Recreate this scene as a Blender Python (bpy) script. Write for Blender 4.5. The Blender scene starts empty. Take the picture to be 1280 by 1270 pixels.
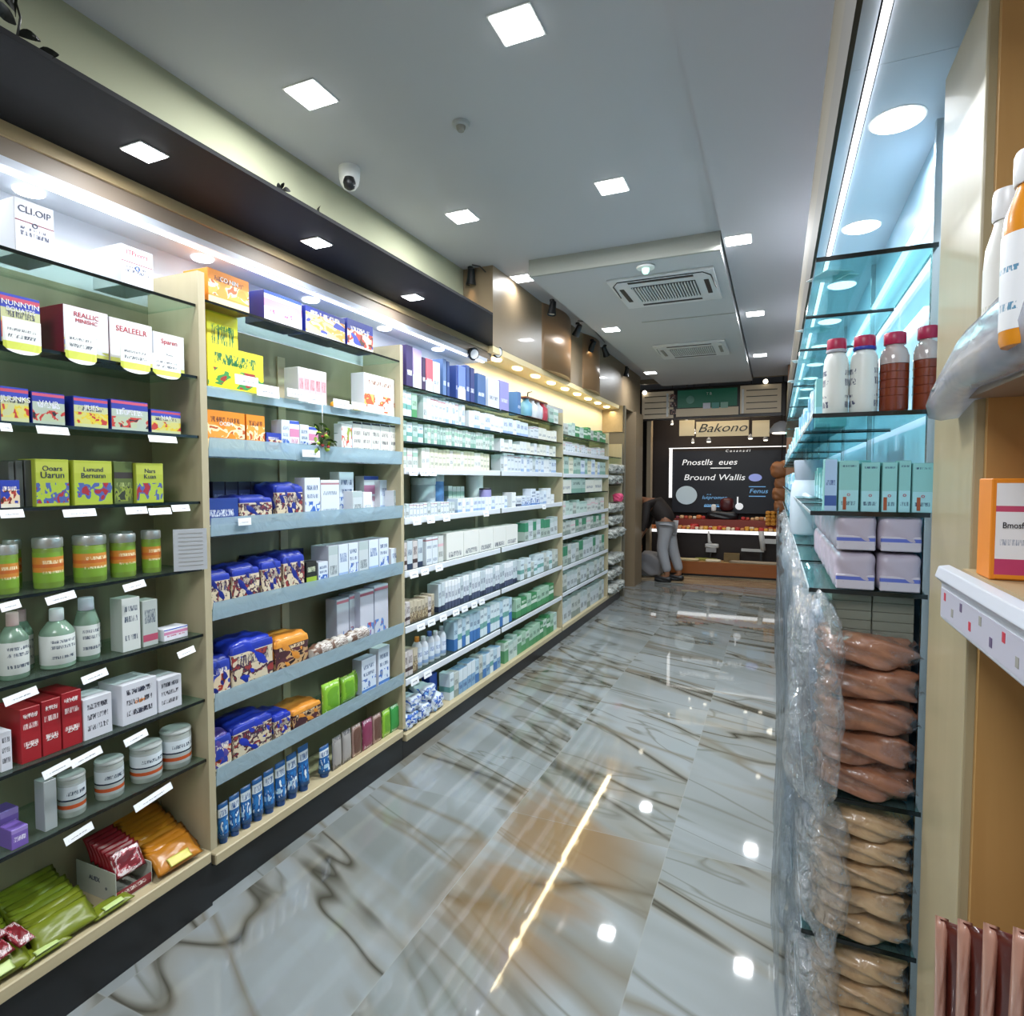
import bpy, bmesh, math, random
from mathutils import Vector, Matrix
S = bpy.context.scene; COL = S.collection
# ---------------------------------------------------------------- camera
F = 760.0; CH = 1.35
yaw = math.atan(330/F); pit = math.atan(35/F)
FW = Vector((-math.sin(yaw)*math.cos(pit), math.cos(yaw)*math.cos(pit), -math.sin(pit)))
RT = Vector((math.cos(yaw), math.sin(yaw), 0)); UP = RT.cross(FW); CAM = Vector((0, 0, CH))
cd = bpy.data.cameras.new('camera'); cam = bpy.data.objects.new('camera', cd); COL.objects.link(cam)
cd.sensor_fit = 'HORIZONTAL'; cd.sensor_width = 36; cd.lens = F/1280*36; cd.clip_start = .02; cd.clip_end = 60
m3 = Matrix((RT, UP, -FW)).transposed(); cam.matrix_world = Matrix.Translation(CAM) @ m3.to_4x4()
S.camera = cam
def on(px, py, ax, v):                 # where the sight line through a photo point meets the plane axis=v
    d = FW + RT*(px-640)/F - UP*(py-635)/F
    return CAM + d*((v-CAM[ax])/d[ax])
# ---------------------------------------------------------------- world, exposure, large lights
w = bpy.data.worlds.new('world'); S.world = w; w.use_nodes = True
w.node_tree.nodes['Background'].inputs[0].default_value = (.75, .82, .9, 1)
w.node_tree.nodes['Background'].inputs[1].default_value = .12
S.view_settings.view_transform = 'Standard'; S.view_settings.look = 'None'
S.view_settings.gamma = 1; S.view_settings.use_curve_mapping = False
S.view_settings.exposure = 0.2
def lamp(kind, name, loc, power, color=(1, 1, 1), size=.2, size_y=None, direction=(0, 0, -1), parent=None, spot=None, spread=None):
    l = bpy.data.lights.new(name, kind); l.energy = power; l.color = color
    o = bpy.data.objects.new(name, l); COL.objects.link(o); o.location = loc
    o.rotation_euler = Vector(direction).to_track_quat('-Z', 'Y').to_euler()
    if kind == 'AREA':
        l.shape = 'RECTANGLE' if size_y else 'SQUARE'; l.size = size
        if size_y: l.size_y = size_y
        if spread: l.spread = spread
    elif kind == 'SPOT': l.spot_size = spot; l.spot_blend = .5; l.shadow_soft_size = .03
    else: l.shadow_soft_size = size
    return o
COOL = (.93, .965, 1); WARM = (1, .78, .48)
# strip lights inside the shelving canopies
lamp('AREA', 'niche_strip_light', (-1.72, 1.75, 2.075), 5, COOL, .05, 3.4)
lamp('AREA', 'niche_strip_light', (-1.74, 5.3, 2.135), 8, (1, .84, .55), .05, 3.5)
lamp('AREA', 'niche_strip_light', (.15, 4.2, 2.03), 6, (.75, .88, 1), .03, 5.6)
lamp('AREA', 'unseen_fill_lamp', (-.5, -.5, 2.5), 34, COOL, .8, .8)  # added fill from behind the camera for the dark right shelves, no fixture built
lamp('AREA', 'unseen_fill_lamp', (-1.0, 9.0, 2.6), 12, (1, .85, .65), .8, .5)  # unseen warm fill near the far counter, no fixture built
# ---------------------------------------------------------------- materials
def c4(c): return (c[0], c[1], c[2], 1) if len(c) == 3 else c
def hx(s):
    v = [int(s[i:i+2], 16)/255 for i in (0, 2, 4)]
    return tuple(x/12.92 if x <= .04045 else ((x+.055)/1.055)**2.4 for x in v)
MATS = {}
def mat(name, col, rough=.5, metal=0, emit=0, ecol=None, coat=0, spec=.5):
    if name in MATS: return MATS[name]
    m = bpy.data.materials.new(name); m.use_nodes = True; p = m.node_tree.nodes['Principled BSDF']
    if isinstance(col, str): col = hx(col)
    p.inputs['Base Color'].default_value = c4(col); p.inputs['Roughness'].default_value = rough
    p.inputs['Metallic'].default_value = metal; p.inputs['Coat Weight'].default_value = coat
    p.inputs['Specular IOR Level'].default_value = spec
    if emit:
        p.inputs['Emission Color'].default_value = c4(ecol or col); p.inputs['Emission Strength'].default_value = emit
    MATS[name] = m; return m
class NT:
    def __init__(s, m): s.m = m; s.t = m.node_tree; s.n = s.t.nodes; s.p = s.n['Principled BSDF']
    def put(s, sock, v):
        if isinstance(v, bpy.types.NodeSocket): s.t.links.new(v, sock)
        elif isinstance(v, (tuple, list)) and sock.type == 'RGBA': sock.default_value = c4(v)
        else: sock.default_value = v
    def math(s, op, a, b=0.0, c=None):
        n = s.n.new('ShaderNodeMath'); n.operation = op; s.put(n.inputs[0], a); s.put(n.inputs[1], b)
        if c is not None: s.put(n.inputs[2], c)
        return n.outputs[0]
    def mix(s, f, a, b):
        n = s.n.new('ShaderNodeMix'); n.data_type = 'RGBA'; s.put(n.inputs[0], f); s.put(n.inputs[6], a); s.put(n.inputs[7], b)
        return n.outputs[2]
    def noise(s, vec, scale, detail=2, dist=0, rough=.5, out=0):
        n = s.n.new('ShaderNodeTexNoise'); s.put(n.inputs['Vector'], vec); n.inputs['Scale'].default_value = scale
        n.inputs['Detail'].default_value = detail; n.inputs['Distortion'].default_value = dist; n.inputs['Roughness'].default_value = rough
        return n.outputs[out]
    def ramp(s, f, stops):
        n = s.n.new('ShaderNodeValToRGB'); s.put(n.inputs[0], f); e = n.color_ramp.elements
        while len(e) < len(stops): e.new(.5)
        for k, (p, c) in enumerate(stops): e[k].position = p; e[k].color = c4(c if isinstance(c, tuple) else (c, c, c))
        return n.outputs[0]
    def coord(s, kind): return s.n.new('ShaderNodeTexCoord').outputs[kind]
    def sep(s, v):
        n = s.n.new('ShaderNodeSeparateXYZ'); s.put(n.inputs[0], v); return n.outputs
    def comb(s, x=0.0, y=0.0, z=0.0):
        n = s.n.new('ShaderNodeCombineXYZ'); s.put(n.inputs[0], x); s.put(n.inputs[1], y); s.put(n.inputs[2], z); return n.outputs[0]
    def band(s, z, a, b): return s.math('MULTIPLY', s.math('GREATER_THAN', z, a), s.math('LESS_THAN', z, b))
    def bump(s, h, strength=.2, dist=.01):
        n = s.n.new('ShaderNodeBump'); n.inputs['Strength'].default_value = strength; n.inputs['Distance'].default_value = dist
        s.put(n.inputs['Height'], h); s.t.links.new(n.outputs[0], s.p.inputs['Normal'])
def pm(name, base, zones=(), ink=None, lines=(), pic=None, rough=.45, big=1.0):
    """printed packaging: colour bands, a blobby picture and rows of small print, laid out over the pack's own height"""
    if name in MATS: return MATS[name]
    m = mat(name, base, rough); N = NT(m); g = N.sep(N.coord('Generated'))
    n = N.n.new('ShaderNodeObjectInfo'); rnd = n.outputs['Random']
    u = N.math('ADD', g[1], N.math('MULTIPLY', g[0], .8)); z = g[2]
    col = hx(base) if isinstance(base, str) else base
    first = True
    for (a, b, c) in zones:
        col = N.mix(N.band(z, a, b), col, hx(c))
    if pic:
        a, b, c1, c2, c3 = pic
        v = N.comb(u, N.math('MULTIPLY', rnd, 19.0), z)
        f = N.noise(v, 4.2/big, 1.5, .6)
        pc = N.mix(N.math('GREATER_THAN', f, .5), hx(c1), hx(c2)); pc = N.mix(N.math('GREATER_THAN', f, .6), pc, hx(c3))
        inside = N.math('MULTIPLY', N.band(z, a, b), N.math('GREATER_THAN', N.noise(v, 3.1/big, .5), .40))
        col = N.mix(inside, col, pc)
    if ink:
        for (a, b) in lines:
            v = N.comb(N.math('MULTIPLY', u, 16/big), N.math('MULTIPLY', rnd, 9.0), N.math('MULTIPLY', z, 3.0))
            t = N.math('GREATER_THAN', N.noise(v, 1.6, 3, 0, .8), .5)
            k = N.math('MULTIPLY', t, N.band(z, a, b))
            e = N.band(g[1], .12, .86); k = N.math('MULTIPLY', k, e)
            col = N.mix(k, col, hx(ink))
    N.put(N.p.inputs['Base Color'], col); return m
def wood(name, c1, c2, rough=.4, sc=1.0, axis='z'):
    m = mat(name, c1, rough); N = NT(m); o = N.sep(N.coord('Object'))
    k = {'z': (9, 9, .8), 'y': (9, .8, 9), 'x': (.8, 9, 9)}[axis]
    v = N.comb(*[N.math('MULTIPLY', o[i], k[i]*sc) for i in range(3)])
    f = N.noise(v, 2.2, 4, 1.2); N.put(N.p.inputs['Base Color'], N.mix(f, hx(c1), hx(c2))); return m
def thin(name, tint, gloss=.15, rough=.03, clear=.9, bump=0, bscale=20, ior=1.5):
    """thin clear sheet: tinted see-through with a Fresnel gloss"""
    m = mat(name, tint, rough); t = m.node_tree; n = t.nodes; out = n['Material Output']
    tr = n.new('ShaderNodeBsdfTransparent'); tr.inputs[0].default_value = c4(hx(tint))
    p = n['Principled BSDF']; p.inputs['Specular IOR Level'].default_value = .6
    mx = n.new('ShaderNodeMixShader'); mx.inputs[0].default_value = 1-clear
    t.links.new(tr.outputs[0], mx.inputs[1]); t.links.new(p.outputs[0], mx.inputs[2])
    gl = n.new('ShaderNodeBsdfGlossy'); gl.inputs['Roughness'].default_value = rough
    fr = n.new('ShaderNodeLayerWeight'); fr.inputs[0].default_value = .5; pw = n.new('ShaderNodeMath'); pw.operation = 'POWER'; pw.inputs[1].default_value = 4.5; t.links.new(fr.outputs['Facing'], pw.inputs[0]); ml = n.new('ShaderNodeMath'); ml.operation = 'MULTIPLY'; ml.inputs[1].default_value = min(.8, (ior-1)*1.6); t.links.new(pw.outputs[0], ml.inputs[0])
    ad = n.new('ShaderNodeMath'); ad.operation = 'ADD'; ad.use_clamp = True; t.links.new(ml.outputs[0], ad.inputs[0]); ad.inputs[1].default_value = gloss
    m2 = n.new('ShaderNodeMixShader'); t.links.new(ad.outputs[0], m2.inputs[0]); t.links.new(mx.outputs[0], m2.inputs[1]); t.links.new(gl.outputs[0], m2.inputs[2])
    if bump:
        N = NT(m); b = n.new('ShaderNodeBump'); b.inputs['Strength'].default_value = bump; b.inputs['Distance'].default_value = .02
        t.links.new(N.noise(N.coord('Object'), bscale, 3, 1.5), b.inputs['Height'])
        t.links.new(b.outputs[0], gl.inputs['Normal']); t.links.new(b.outputs[0], p.inputs['Normal']); t.links.new(b.outputs[0], fr.inputs['Normal'])
    t.links.new(m2.outputs[0], out.inputs[0]); return m
white = mat('white', 'E8E8E6', .5); black = mat('black', '17181A', .4); cream = mat('cream', 'D8CBAA', .5)
M_ceil = mat('ceiling_paint', 'B4B5B9', .8); M_ceil2 = mat('ceiling_paint_light', 'BEBFC1', .8); M_step = mat('step_paint', 'A3A49C', .8)
M_canopy = mat('canopy_black', '0A0B0E', .6, spec=.2); M_beige = mat('beige_wall', '85735A', .45, coat=.05)
M_green = mat('wall_pale', 'A6A78C', .85); M_niche = mat('niche_white', 'CDD2DC', .5)
M_panel = wood('laminate', 'BDB294', 'AFA383', .42); M_back = wood('laminate_back', '8E886E', '807A60', .5)
M_edge = wood('deck_laminate', 'C9BB98', 'B7A884', .4, axis='y'); M_plinth = mat('plinth_black', '1B1B1D', .3)
M_trim = wood('trim_wood', 'B59F78', 'A08A64', .4, axis='y'); M_taupe = mat('taupe', '8A7B6C', .5)
M_warmwood = wood('warm_wood', 'C29A61', 'A87D45', .4); M_dark = mat('dark_recess', '1D1510', .7)
M_led = mat('led_white', 'F4F8FF', .5, emit=3.2, ecol=(.92, .96, 1)); M_ledw = mat('led_warm', 'FFE7B0', .5, emit=5, ecol=(1, .8, .45))
M_glass = thin('shelf_glass', 'E0F0EA', .03, .03, .95, ior=1.22); M_glassb = thin('shelf_glass_teal', 'C2E2E2', .02, .03, .94, ior=1.12)
M_gedge = mat('glass_edge', '0B1413', .15, spec=.6); M_acr = thin('acrylic_rail', 'E6F3F8', .10, .15, .50, .25, 14)
MATS['acrylic_rail'].node_tree.nodes['Principled BSDF'].inputs['Base Color'].default_value = c4(hx('C3DCE8'))
M_wrap = thin('clear_wrap', 'F8FBFD', .06, .06, .78, 1.0, 30); M_film = thin('food_film', 'FCFDFD', .05, .05, .98, 1.0, 34); M_sheet = thin('clear_sheet', 'E8F0F6', .10, .1, .80, .6, 9)
M_cling = thin('milky_plastic', 'E4E8F2', .04, .25, .35, .3, 5)
MATS['milky_plastic'].node_tree.nodes['Principled BSDF'].inputs['Base Color'].default_value = c4(hx('D3D7E4'))
M_ticket = pm('price_ticket', 'F2F4F7', ink='3B4250', lines=((.3, .62),)); M_metal = mat('brushed_metal', 'C9C9C9', .25, 1)
M_pillar = wood('glossy_stile', 'A89C7C', '9C9070', .36)
MATS['glossy_stile'].node_tree.nodes['Principled BSDF'].inputs['Coat Weight'].default_value = .1
# marble floor
def marble():
    m = mat('marble_floor', 'B5BABA', .035, spec=.6); N = NT(m); o = N.coord('Object'); s = N.sep(o)
    r = N.math('ADD', N.math('MULTIPLY', s[0], .80), N.math('MULTIPLY', s[1], .60))
    q = N.math('SUBTRACT', N.math('MULTIPLY', s[1], .80), N.math('MULTIPLY', s[0], -.30))
    # tiles get their own offset so the veins break at the joints
    tx = N.math('FLOOR', N.math('DIVIDE', N.math('ADD', s[0], 5.30), .62)); ty = N.math('FLOOR', N.math('DIVIDE', N.math('ADD', s[1], 5.22), 1.24))
    off = N.math('MULTIPLY', N.math('ADD', N.math('MULTIPLY', tx, 1.7), N.math('MULTIPLY', ty, 2.9)), .16)
    v = N.comb(N.math('MULTIPLY', r, .36), N.math('ADD', N.math('MULTIPLY', q, .9), off), off)
    base = N.mix(N.noise(v, 1.3, 3, .8), hx('767C7D'), hx('989E9F'))
    def vein(sc, wd, dist, seed, detail=3):
        vv = N.n.new('ShaderNodeVectorMath'); vv.operation = 'ADD'; N.put(vv.inputs[0], v); vv.inputs[1].default_value = (seed, seed*1.3, 0)
        f = N.noise(vv.outputs[0], sc, detail, dist, .55)
        d = N.math('ABSOLUTE', N.math('SUBTRACT', f, .5))
        return N.ramp(d, [(0, 1.0), (wd, .0)])
    cloud = N.ramp(N.noise(v, 1.7, 3, 1.4), [(.46, 0.0), (.66, 1.0)])
    base = N.mix(N.math('MULTIPLY', cloud, .55), base, hx('62655E'))
    base = N.mix(N.math('MULTIPLY', vein(1.15, .045, 1.5, 3.1), .65), base, hx('7A7464'))
    base = N.mix(N.math('MULTIPLY', vein(1.15, .014, 1.5, 3.1), .9), base, hx('38362C'))
    base = N.mix(N.math('MULTIPLY', vein(2.1, .012, 1.2, 9.4), .75), base, hx('63635B'))
    base = N.mix(N.math('MULTIPLY', vein(.8, .02, 1.9, 15.4), .8), base, hx('6B6557'))
    # the brown-stained run of stone in the middle of the aisle
    dx = N.math('DIVIDE', N.math('ADD', s[0], .74), .34); dy = N.math('DIVIDE', N.math('SUBTRACT', s[1], 2.05), .95)
    rr = N.math('ADD', N.math('MULTIPLY', dx, dx), N.math('MULTIPLY', dy, dy))
    br = N.math('MULTIPLY', N.ramp(rr, [(.1, 1.0), (1.0, 0.0)]), N.ramp(N.noise(v, 2.6, 3, 1.2), [(.42, 0.0), (.55, 1.0)]))
    base = N.mix(N.math('MULTIPLY', br, .8), base, hx('7E6442'))
    # joints
    fx = N.math('ABSOLUTE', N.math('SUBTRACT', N.math('FRACT', N.math('DIVIDE', N.math('ADD', s[0], 5.30), .62)), .5))
    fy = N.math('ABSOLUTE', N.math('SUBTRACT', N.math('FRACT', N.math('DIVIDE', N.math('ADD', s[1], 5.22), 1.24)), .5))
    j = N.math('MAXIMUM', N.math('GREATER_THAN', fx, .4975), N.math('GREATER_THAN', fy, .4987))
    base = N.mix(N.math('MULTIPLY', j, .5), base, hx('8B8E8A'))
    N.put(N.p.inputs['Base Color'], base); return m
M_floor = marble()
def planks():
    m = mat('plank_floor', '8C7A62', .15); N = NT(m); s = N.sep(N.coord('Object'))
    v = N.comb(N.math('MULTIPLY', s[0], .7), N.math('MULTIPLY', s[1], 9), 0.0)
    N.put(N.p.inputs['Base Color'], N.mix(N.ramp(N.noise(v, 1.8, 3, .6), [(.35, 0.0), (.65, 1.0)]), hx('6E604C'), hx('B3A283'))); return m
M_plank = planks()
# ---------------------------------------------------------------- mesh helpers
def add_box(bm, x0, x1, y0, y1, z0, z1):
    vs = [bm.verts.new((x, y, z)) for x in (x0, x1) for y in (y0, y1) for z in (z0, z1)]
    for f in ((0, 1, 3, 2), (4, 6, 7, 5), (0, 4, 5, 1), (2, 3, 7, 6), (0, 2, 6, 4), (1, 5, 7, 3)): bm.faces.new([vs[i] for i in f])
def mesh_of(bm, name, bev=0, seg=2, smooth=False):
    bmesh.ops.recalc_face_normals(bm, faces=bm.faces)
    if bev: bmesh.ops.bevel(bm, geom=bm.edges[:], offset=bev, segments=seg, affect='EDGES', profile=.6)
    if smooth:
        for f in bm.faces: f.smooth = True
    me = bpy.data.meshes.new(name); bm.to_mesh(me); bm.free(); return me
def link(name, me, m=None, parent=None, loc=(0, 0, 0), rz=0, rot=None):
    o = bpy.data.objects.new(name, me); COL.objects.link(o); o.location = loc; o.rotation_euler = rot or (0, 0, rz)
    if parent: o.parent = parent
    if m and me and not me.materials: me.materials.append(m)
    return o
def tag(o, label=None, cat=None, group=None, kind=None):
    if label: o['label'] = label
    if cat: o['category'] = cat
    if group: o['group'] = group
    if kind: o['kind'] = kind
    return o
CACHE = {}
def box(name, x0, x1, y0, y1, z0, z1, m, parent=None, bev=0, seg=1, loc=(0, 0, 0), rz=0, rot=None):
    key = ('b', round(x0, 4), round(x1, 4), round(y0, 4), round(y1, 4), round(z0, 4), round(z1, 4), m.name, bev, seg)
    if key not in CACHE:
        bm = bmesh.new(); add_box(bm, x0, x1, y0, y1, z0, z1); CACHE[key] = mesh_of(bm, name, bev, seg)
    return link(name, CACHE[key], m, parent, loc, rz, rot)
def struct(name, x0, x1, y0, y1, z0, z1, m, bev=0):
    return tag(box(name, x0, x1, y0, y1, z0, z1, m, bev=bev), kind='structure')
def lathe(name, prof, m, parent=None, loc=(0, 0, 0), seg=20, sx=1, sy=1, rot=None):
    key = ('l', tuple((round(a, 4), round(b, 4)) for a, b in prof), m.name, seg, sx, sy)
    if key not in CACHE:
        bm = bmesh.new(); rings = []
        for r, z in prof:
            rings.append([bm.verts.new((r*math.cos(2*math.pi*i/seg)*sx, r*math.sin(2*math.pi*i/seg)*sy, z)) for i in range(seg)])
        for a, b in zip(rings, rings[1:]):
            for i in range(seg): bm.faces.new((a[i], a[(i+1) % seg], b[(i+1) % seg], b[i]))
        bm.faces.new(rings[0][::-1]); bm.faces.new(rings[-1])
        me = mesh_of(bm, name, smooth=True)
        try: me.set_sharp_from_angle(angle=math.radians(45))
        except Exception: pass
        CACHE[key] = me
    return link(name, CACHE[key], m, parent, loc, rot=rot)
def pillow(name, L, W, T, m, parent=None, loc=(0, 0, 0), rot=(0, 0, 0), seed=0, crimp=.12, wr=.12, n=14, power=.5):
    """soft pouch: L along x, W along y, T thick in z, flat crimped ends in x"""
    key = ('p', L, W, T, m.name, seed, crimp, wr, power)
    if key not in CACHE:
        R = random.Random(seed); bm = bmesh.new(); g = {}
        ph = [R.uniform(0, 6) for _ in range(4)]
        for s in (1, -1):
            for i in range(n+1):
                for j in range(n+1):
                    u = i/n*2-1; v = j/n*2-1
                    edge = abs(u) == 1 or abs(v) == 1
                    if s == -1 and edge: g[s, i, j] = g[1, i, j]; continue
                    a = max(0, 1-(abs(u)/(1-crimp))**4) if abs(u) < 1-crimp else 0
                    h = T/2*(a**power)*(max(0, 1-abs(v)**3)**power)
                    h *= 1+wr*math.sin(5*u+ph[0])*math.cos(4*v+ph[1])+wr*.7*math.sin(11*u+7*v+ph[2])
                    g[s, i, j] = bm.verts.new((u*L/2, v*W/2*(1-.06*(1-u*u)), s*h+T/2))
        for s in (1, -1):
            for i in range(n):
                for j in range(n):
                    q = [g[s, i, j], g[s, i+1, j], g[s, i+1, j+1], g[s, i, j+1]]
                    if s < 0: q.reverse()
                    try: bm.faces.new(q)
                    except ValueError: pass
        CACHE[key] = mesh_of(bm, name, smooth=True)
    return link(name, CACHE[key], m, parent, loc, rot=rot)
def soft(name, x, y, z, m, parent=None, loc=(0, 0, 0), rz=0, seed=0, wr=.06, r=.35, rot=None):
    """soft-edged block, base at z=0, a bit lumpy"""
    key = ('s', x, y, z, m.name, seed, wr, r)
    if key not in CACHE:
        bm = bmesh.new(); bmesh.ops.create_cube(bm, size=2); bmesh.ops.subdivide_edges(bm, edges=bm.edges[:], cuts=8, use_grid_fill=True)
        R = random.Random(seed); p = [R.uniform(0, 6) for _ in range(6)]
        for v in bm.verts:
            c = v.co; k = c.copy(); n = (abs(k.x)**(1/r*2)+abs(k.y)**(1/r*2)+abs(k.z)**(1/r*2))**(r/2); k /= max(n, 1e-6)
            d = 1+wr*math.sin(4*k.x+5*k.z+p[0])*math.cos(5*k.y+p[1])+wr*.6*math.sin(9*k.y+8*k.z+p[2]+6*k.x)
            k = k*d; v.co = (k.x*x/2, k.y*y/2, k.z*z/2+z/2)
        zm = min(v.co.z for v in bm.verts)
        for v in bm.verts: v.co.z = max(0, v.co.z)
        CACHE[key] = mesh_of(bm, name, smooth=True)
    return link(name, CACHE[key], m, parent, loc, rz, rot)
def tube(name, pts, r, m, parent=None, seg=8, caps=True, close=False):
    bm = bmesh.new(); rings = []; P = [Vector(p) for p in pts]; rr = r if isinstance(r, (list, tuple)) else [r]*len(P)
    for i, p in enumerate(P):
        d = (P[min(i+1, len(P)-1)]-P[max(i-1, 0)]).normalized(); a = d.orthogonal().normalized()
        if rings:
            a = (prev - d*prev.dot(d)).normalized()
        prev = a; b = d.cross(a)
        rings.append([bm.verts.new(p+(a*math.cos(t)+b*math.sin(t))*rr[i]) for t in [2*math.pi*k/seg for k in range(seg)]])
    for A, B in zip(rings, rings[1:]):
        for i in range(seg): bm.faces.new((A[i], A[(i+1) % seg], B[(i+1) % seg], B[i]))
    bm.faces.new(rings[0][::-1]); bm.faces.new(rings[-1])
    return link(name, mesh_of(bm, name, smooth=True), m, parent)
def empty(name, loc, rz=0, rot=None): return link(name, None, None, None, loc, rz, rot)
def text(parent, s, size, loc, m, name='lettering', rot=(math.pi/2, 0, math.pi/2), shear=0, ext=.0004, align='CENTER', sx=1.0):
    cu = bpy.data.curves.new('t', 'FONT'); cu.body = s; cu.size = size; cu.extrude = ext; cu.shear = shear; cu.align_x = align; cu.align_y = 'CENTER'; cu.resolution_u = 3
    t = bpy.data.objects.new('t', cu); COL.objects.link(t); bpy.context.view_layer.update()
    me = bpy.data.meshes.new_from_object(t.evaluated_get(bpy.context.evaluated_depsgraph_get()))
    bpy.data.objects.remove(t); me.materials.clear()
    for v in me.vertices: v.co.x *= sx
    return link(name, me, m, parent, loc, rot=rot)
ORD = ['leftmost', 'second', 'third', 'fourth', 'fifth', 'sixth', 'seventh', 'eighth', 'ninth', 'tenth', 'eleventh', 'twelfth', 'thirteenth', 'fourteenth', 'fifteenth', 'sixteenth', 'seventeenth', 'eighteenth', 'nineteenth', 'twentieth']
def nth(i):
    if i == 0: return 'leftmost'
    if i < 20: return ORD[i]+' from left'
    t = {2: 'twenty', 3: 'thirty', 4: 'forty', 5: 'fifty', 6: 'sixty'}[(i+1)//10]
    return (t if (i+1) % 10 else t[:-1]+'ieth') + ('' if (i+1) % 10 == 0 else '-'+['', 'first'][1:][0] if (i+1) % 10 == 1 else ('' if (i+1) % 10 == 0 else '-'+ORD[(i+1) % 10-1])) + ' from left'
# ================================================================ ROOM
ZC = 2.7; YE = 10.6
tag(box('floor', -2.6, .95, -1.2, 8.15, -.05, 0, M_floor), kind='structure')
tag(box('floor', -3.2, 1.2, 8.15, YE, -.05, 0, M_plank), kind='structure')
struct('ceiling', -2.6, -.29, -1.2, 3.55, ZC, ZC+.1, M_ceil)
struct('ceiling', -2.6, -1.42, 3.55, 8.3, ZC, ZC+.1, M_ceil)
struct('ceiling', -1.42, -.30, 3.552, 8.3, 2.60, 2.7, M_ceil2)
struct('ceiling', -1.42, -.30, 3.53, 3.551, 2.60, 2.7, M_step)
struct('ceiling', -.289, .95, -1.2, 8.3, 2.645, 2.75, M_ceil)
struct('ceiling', -3.2, 1.2, 8.301, YE, 2.90, 3.0, M_ceil)
struct('trim_1', -1.0, -.3, 4.885, 4.897, 2.596, 2.601, M_step)
struct('wall_left', -2.0, -1.87, -1.2, 6.95, 0, ZC, M_green)
struct('wall_right', .56, .66, -1.2, 8.2, 0, ZC, M_beige)
struct('wall_back', -3.2, 1.2, YE, YE+.1, 0, 2.9, M_dark)
struct('wall_near', -2.0, .66, -1.3, -1.2, 0, ZC, M_ceil)
# beige bulkhead over the far shelving, with the warm lit niche beneath
struct('wall_left_bulkhead', -1.869, -1.66, 3.52, 8.05, 2.2, ZC, M_beige)
for (y, r, dx) in ((4.75, .36, .07), (5.75, .30, .06)):      # rounded copper-toned swellings on the bulkhead
    bm = bmesh.new(); n = 20; rows = []
    for z in (2.2, ZC):
        rows.append([bm.verts.new((-1.66+dx*math.sin(math.pi*i/n)+.0, y-r+2*r*i/n, z)) for i in range(n+1)])
    for i in range(n): bm.faces.new((rows[0][i], rows[0][i+1], rows[1][i+1], rows[1][i]))
    bm.faces.new(rows[0]); bm.faces.new(rows[1][::-1])
    o = link('copper_pilaster', mesh_of(bm, 'copper_pilaster'), mat('copper_sheen', 'A8825C', .34, .15))
    for f in o.data.polygons[:n]: f.use_smooth = True
    tag(o, kind='structure'); o.name = 'trim_2' if y < 5 else 'trim_3'
# left end wall with the two dark door recesses
struct('wall_left_end', -1.9, -1.62, 7.62, 8.05, 0, 2.199, M_beige)
struct('door_1', -1.88, -1.80, 6.98, 7.60, 0, 2.15, mat('door_dark', '2A2118', .5))
struct('door_1_frame', -1.86, -1.60, 6.92, 6.98, 0, 2.199, mat('door_frame', '6F6858', .5))
struct('wall_left_niche_end', -1.869, -1.62, 6.90, 7.0, 1.9, 2.199, M_trim)
struct('wall_far_left', -3.2, -2.0, 8.2, 8.3, 0, 2.9, M_beige)
struct('wall_left_return', -2.0, -1.9, 6.96, 8.3, 0, ZC, M_beige)
struct('wall_far_header', -3.2, 1.2, 8.301, 8.34, 2.64, 2.9, M_beige)
struct('wall_right_end', .10, .56, 7.55, 7.75, 0, 2.64, mat('end_wood', '7A5236', .5))
# black canopy over the left shelving, skewed at its far end
def poly_slab(name, pts, z0, z1, m, parent=None):
    bm = bmesh.new(); a = [bm.verts.new((x, y, z0)) for x, y in pts]; b = [bm.verts.new((x, y, z1)) for x, y in pts]
    bm.faces.new(a[::-1]); bm.faces.new(b)
    for i in range(len(pts)): bm.faces.new((a[i], a[(i+1) % len(pts)], b[(i+1) % len(pts)], b[i]))
    return link(name, mesh_of(bm, name), m, parent)
canopy = empty('display_canopy', (0, 0, 0)); tag(canopy, 'long black overhead canopy board with square lights above left shelving', 'canopy')
poly_slab('canopy_board', [(-1.70, -.6), (-1.372, -.6), (-1.358, 2.88), (-1.70, 3.60)], 2.20, 2.212, M_canopy, canopy)
poly_slab('front_trim', [(-1.715, -.6), (-1.69, -.6), (-1.69, 3.58), (-1.715, 3.60)], 2.165, 2.199, M_trim, canopy)
poly_slab('underside_trim', [(-1.745, -.6), (-1.7, -.6), (-1.7, 3.58), (-1.745, 3.60)], 2.12, 2.165, M_taupe, canopy)
box('niche_ceiling', -1.868, -1.70, -.6, 3.518, 2.10, 2.12, M_niche, canopy)
box('light_strip', -1.725, -1.712, -.6, 3.5, 2.092, 2.10, M_led, canopy)
for y in (.45, .98, 1.5, 2.02, 2.54, 3.06):
    lathe('niche_downlight', [(.032, 0), (.035, .004), (.035, .008)], M_led, canopy, (-1.79, y, 2.092))
for i, (px, py) in enumerate(((181, 191), (396, 304), (516, 372))):
    p = on(px, py, 2, 2.197); s_ = .037
    t = empty('canopy_downlight', (p.x, p.y, 2.197)); tag(t, ['square flush light in the black canopy, nearest the camera', 'square flush light in the middle of the black canopy', 'square flush light in the canopy toward its far end'][i], 'ceiling light', 'square lights in the black canopy')
    box('bezel', -s_-.003, s_+.003, -s_-.003, s_+.003, 0, .003, white, t)
    box('diffuser', -s_, s_, -s_, s_, -.003, .0, mat('led_panel', 'FFFFFF', .4, emit=9, ecol=(.95, .97, 1)), t, .002)
    lamp('AREA', 'canopy_light_glow', (p.x, p.y, 2.19), 2.2, COOL, .08)
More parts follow.
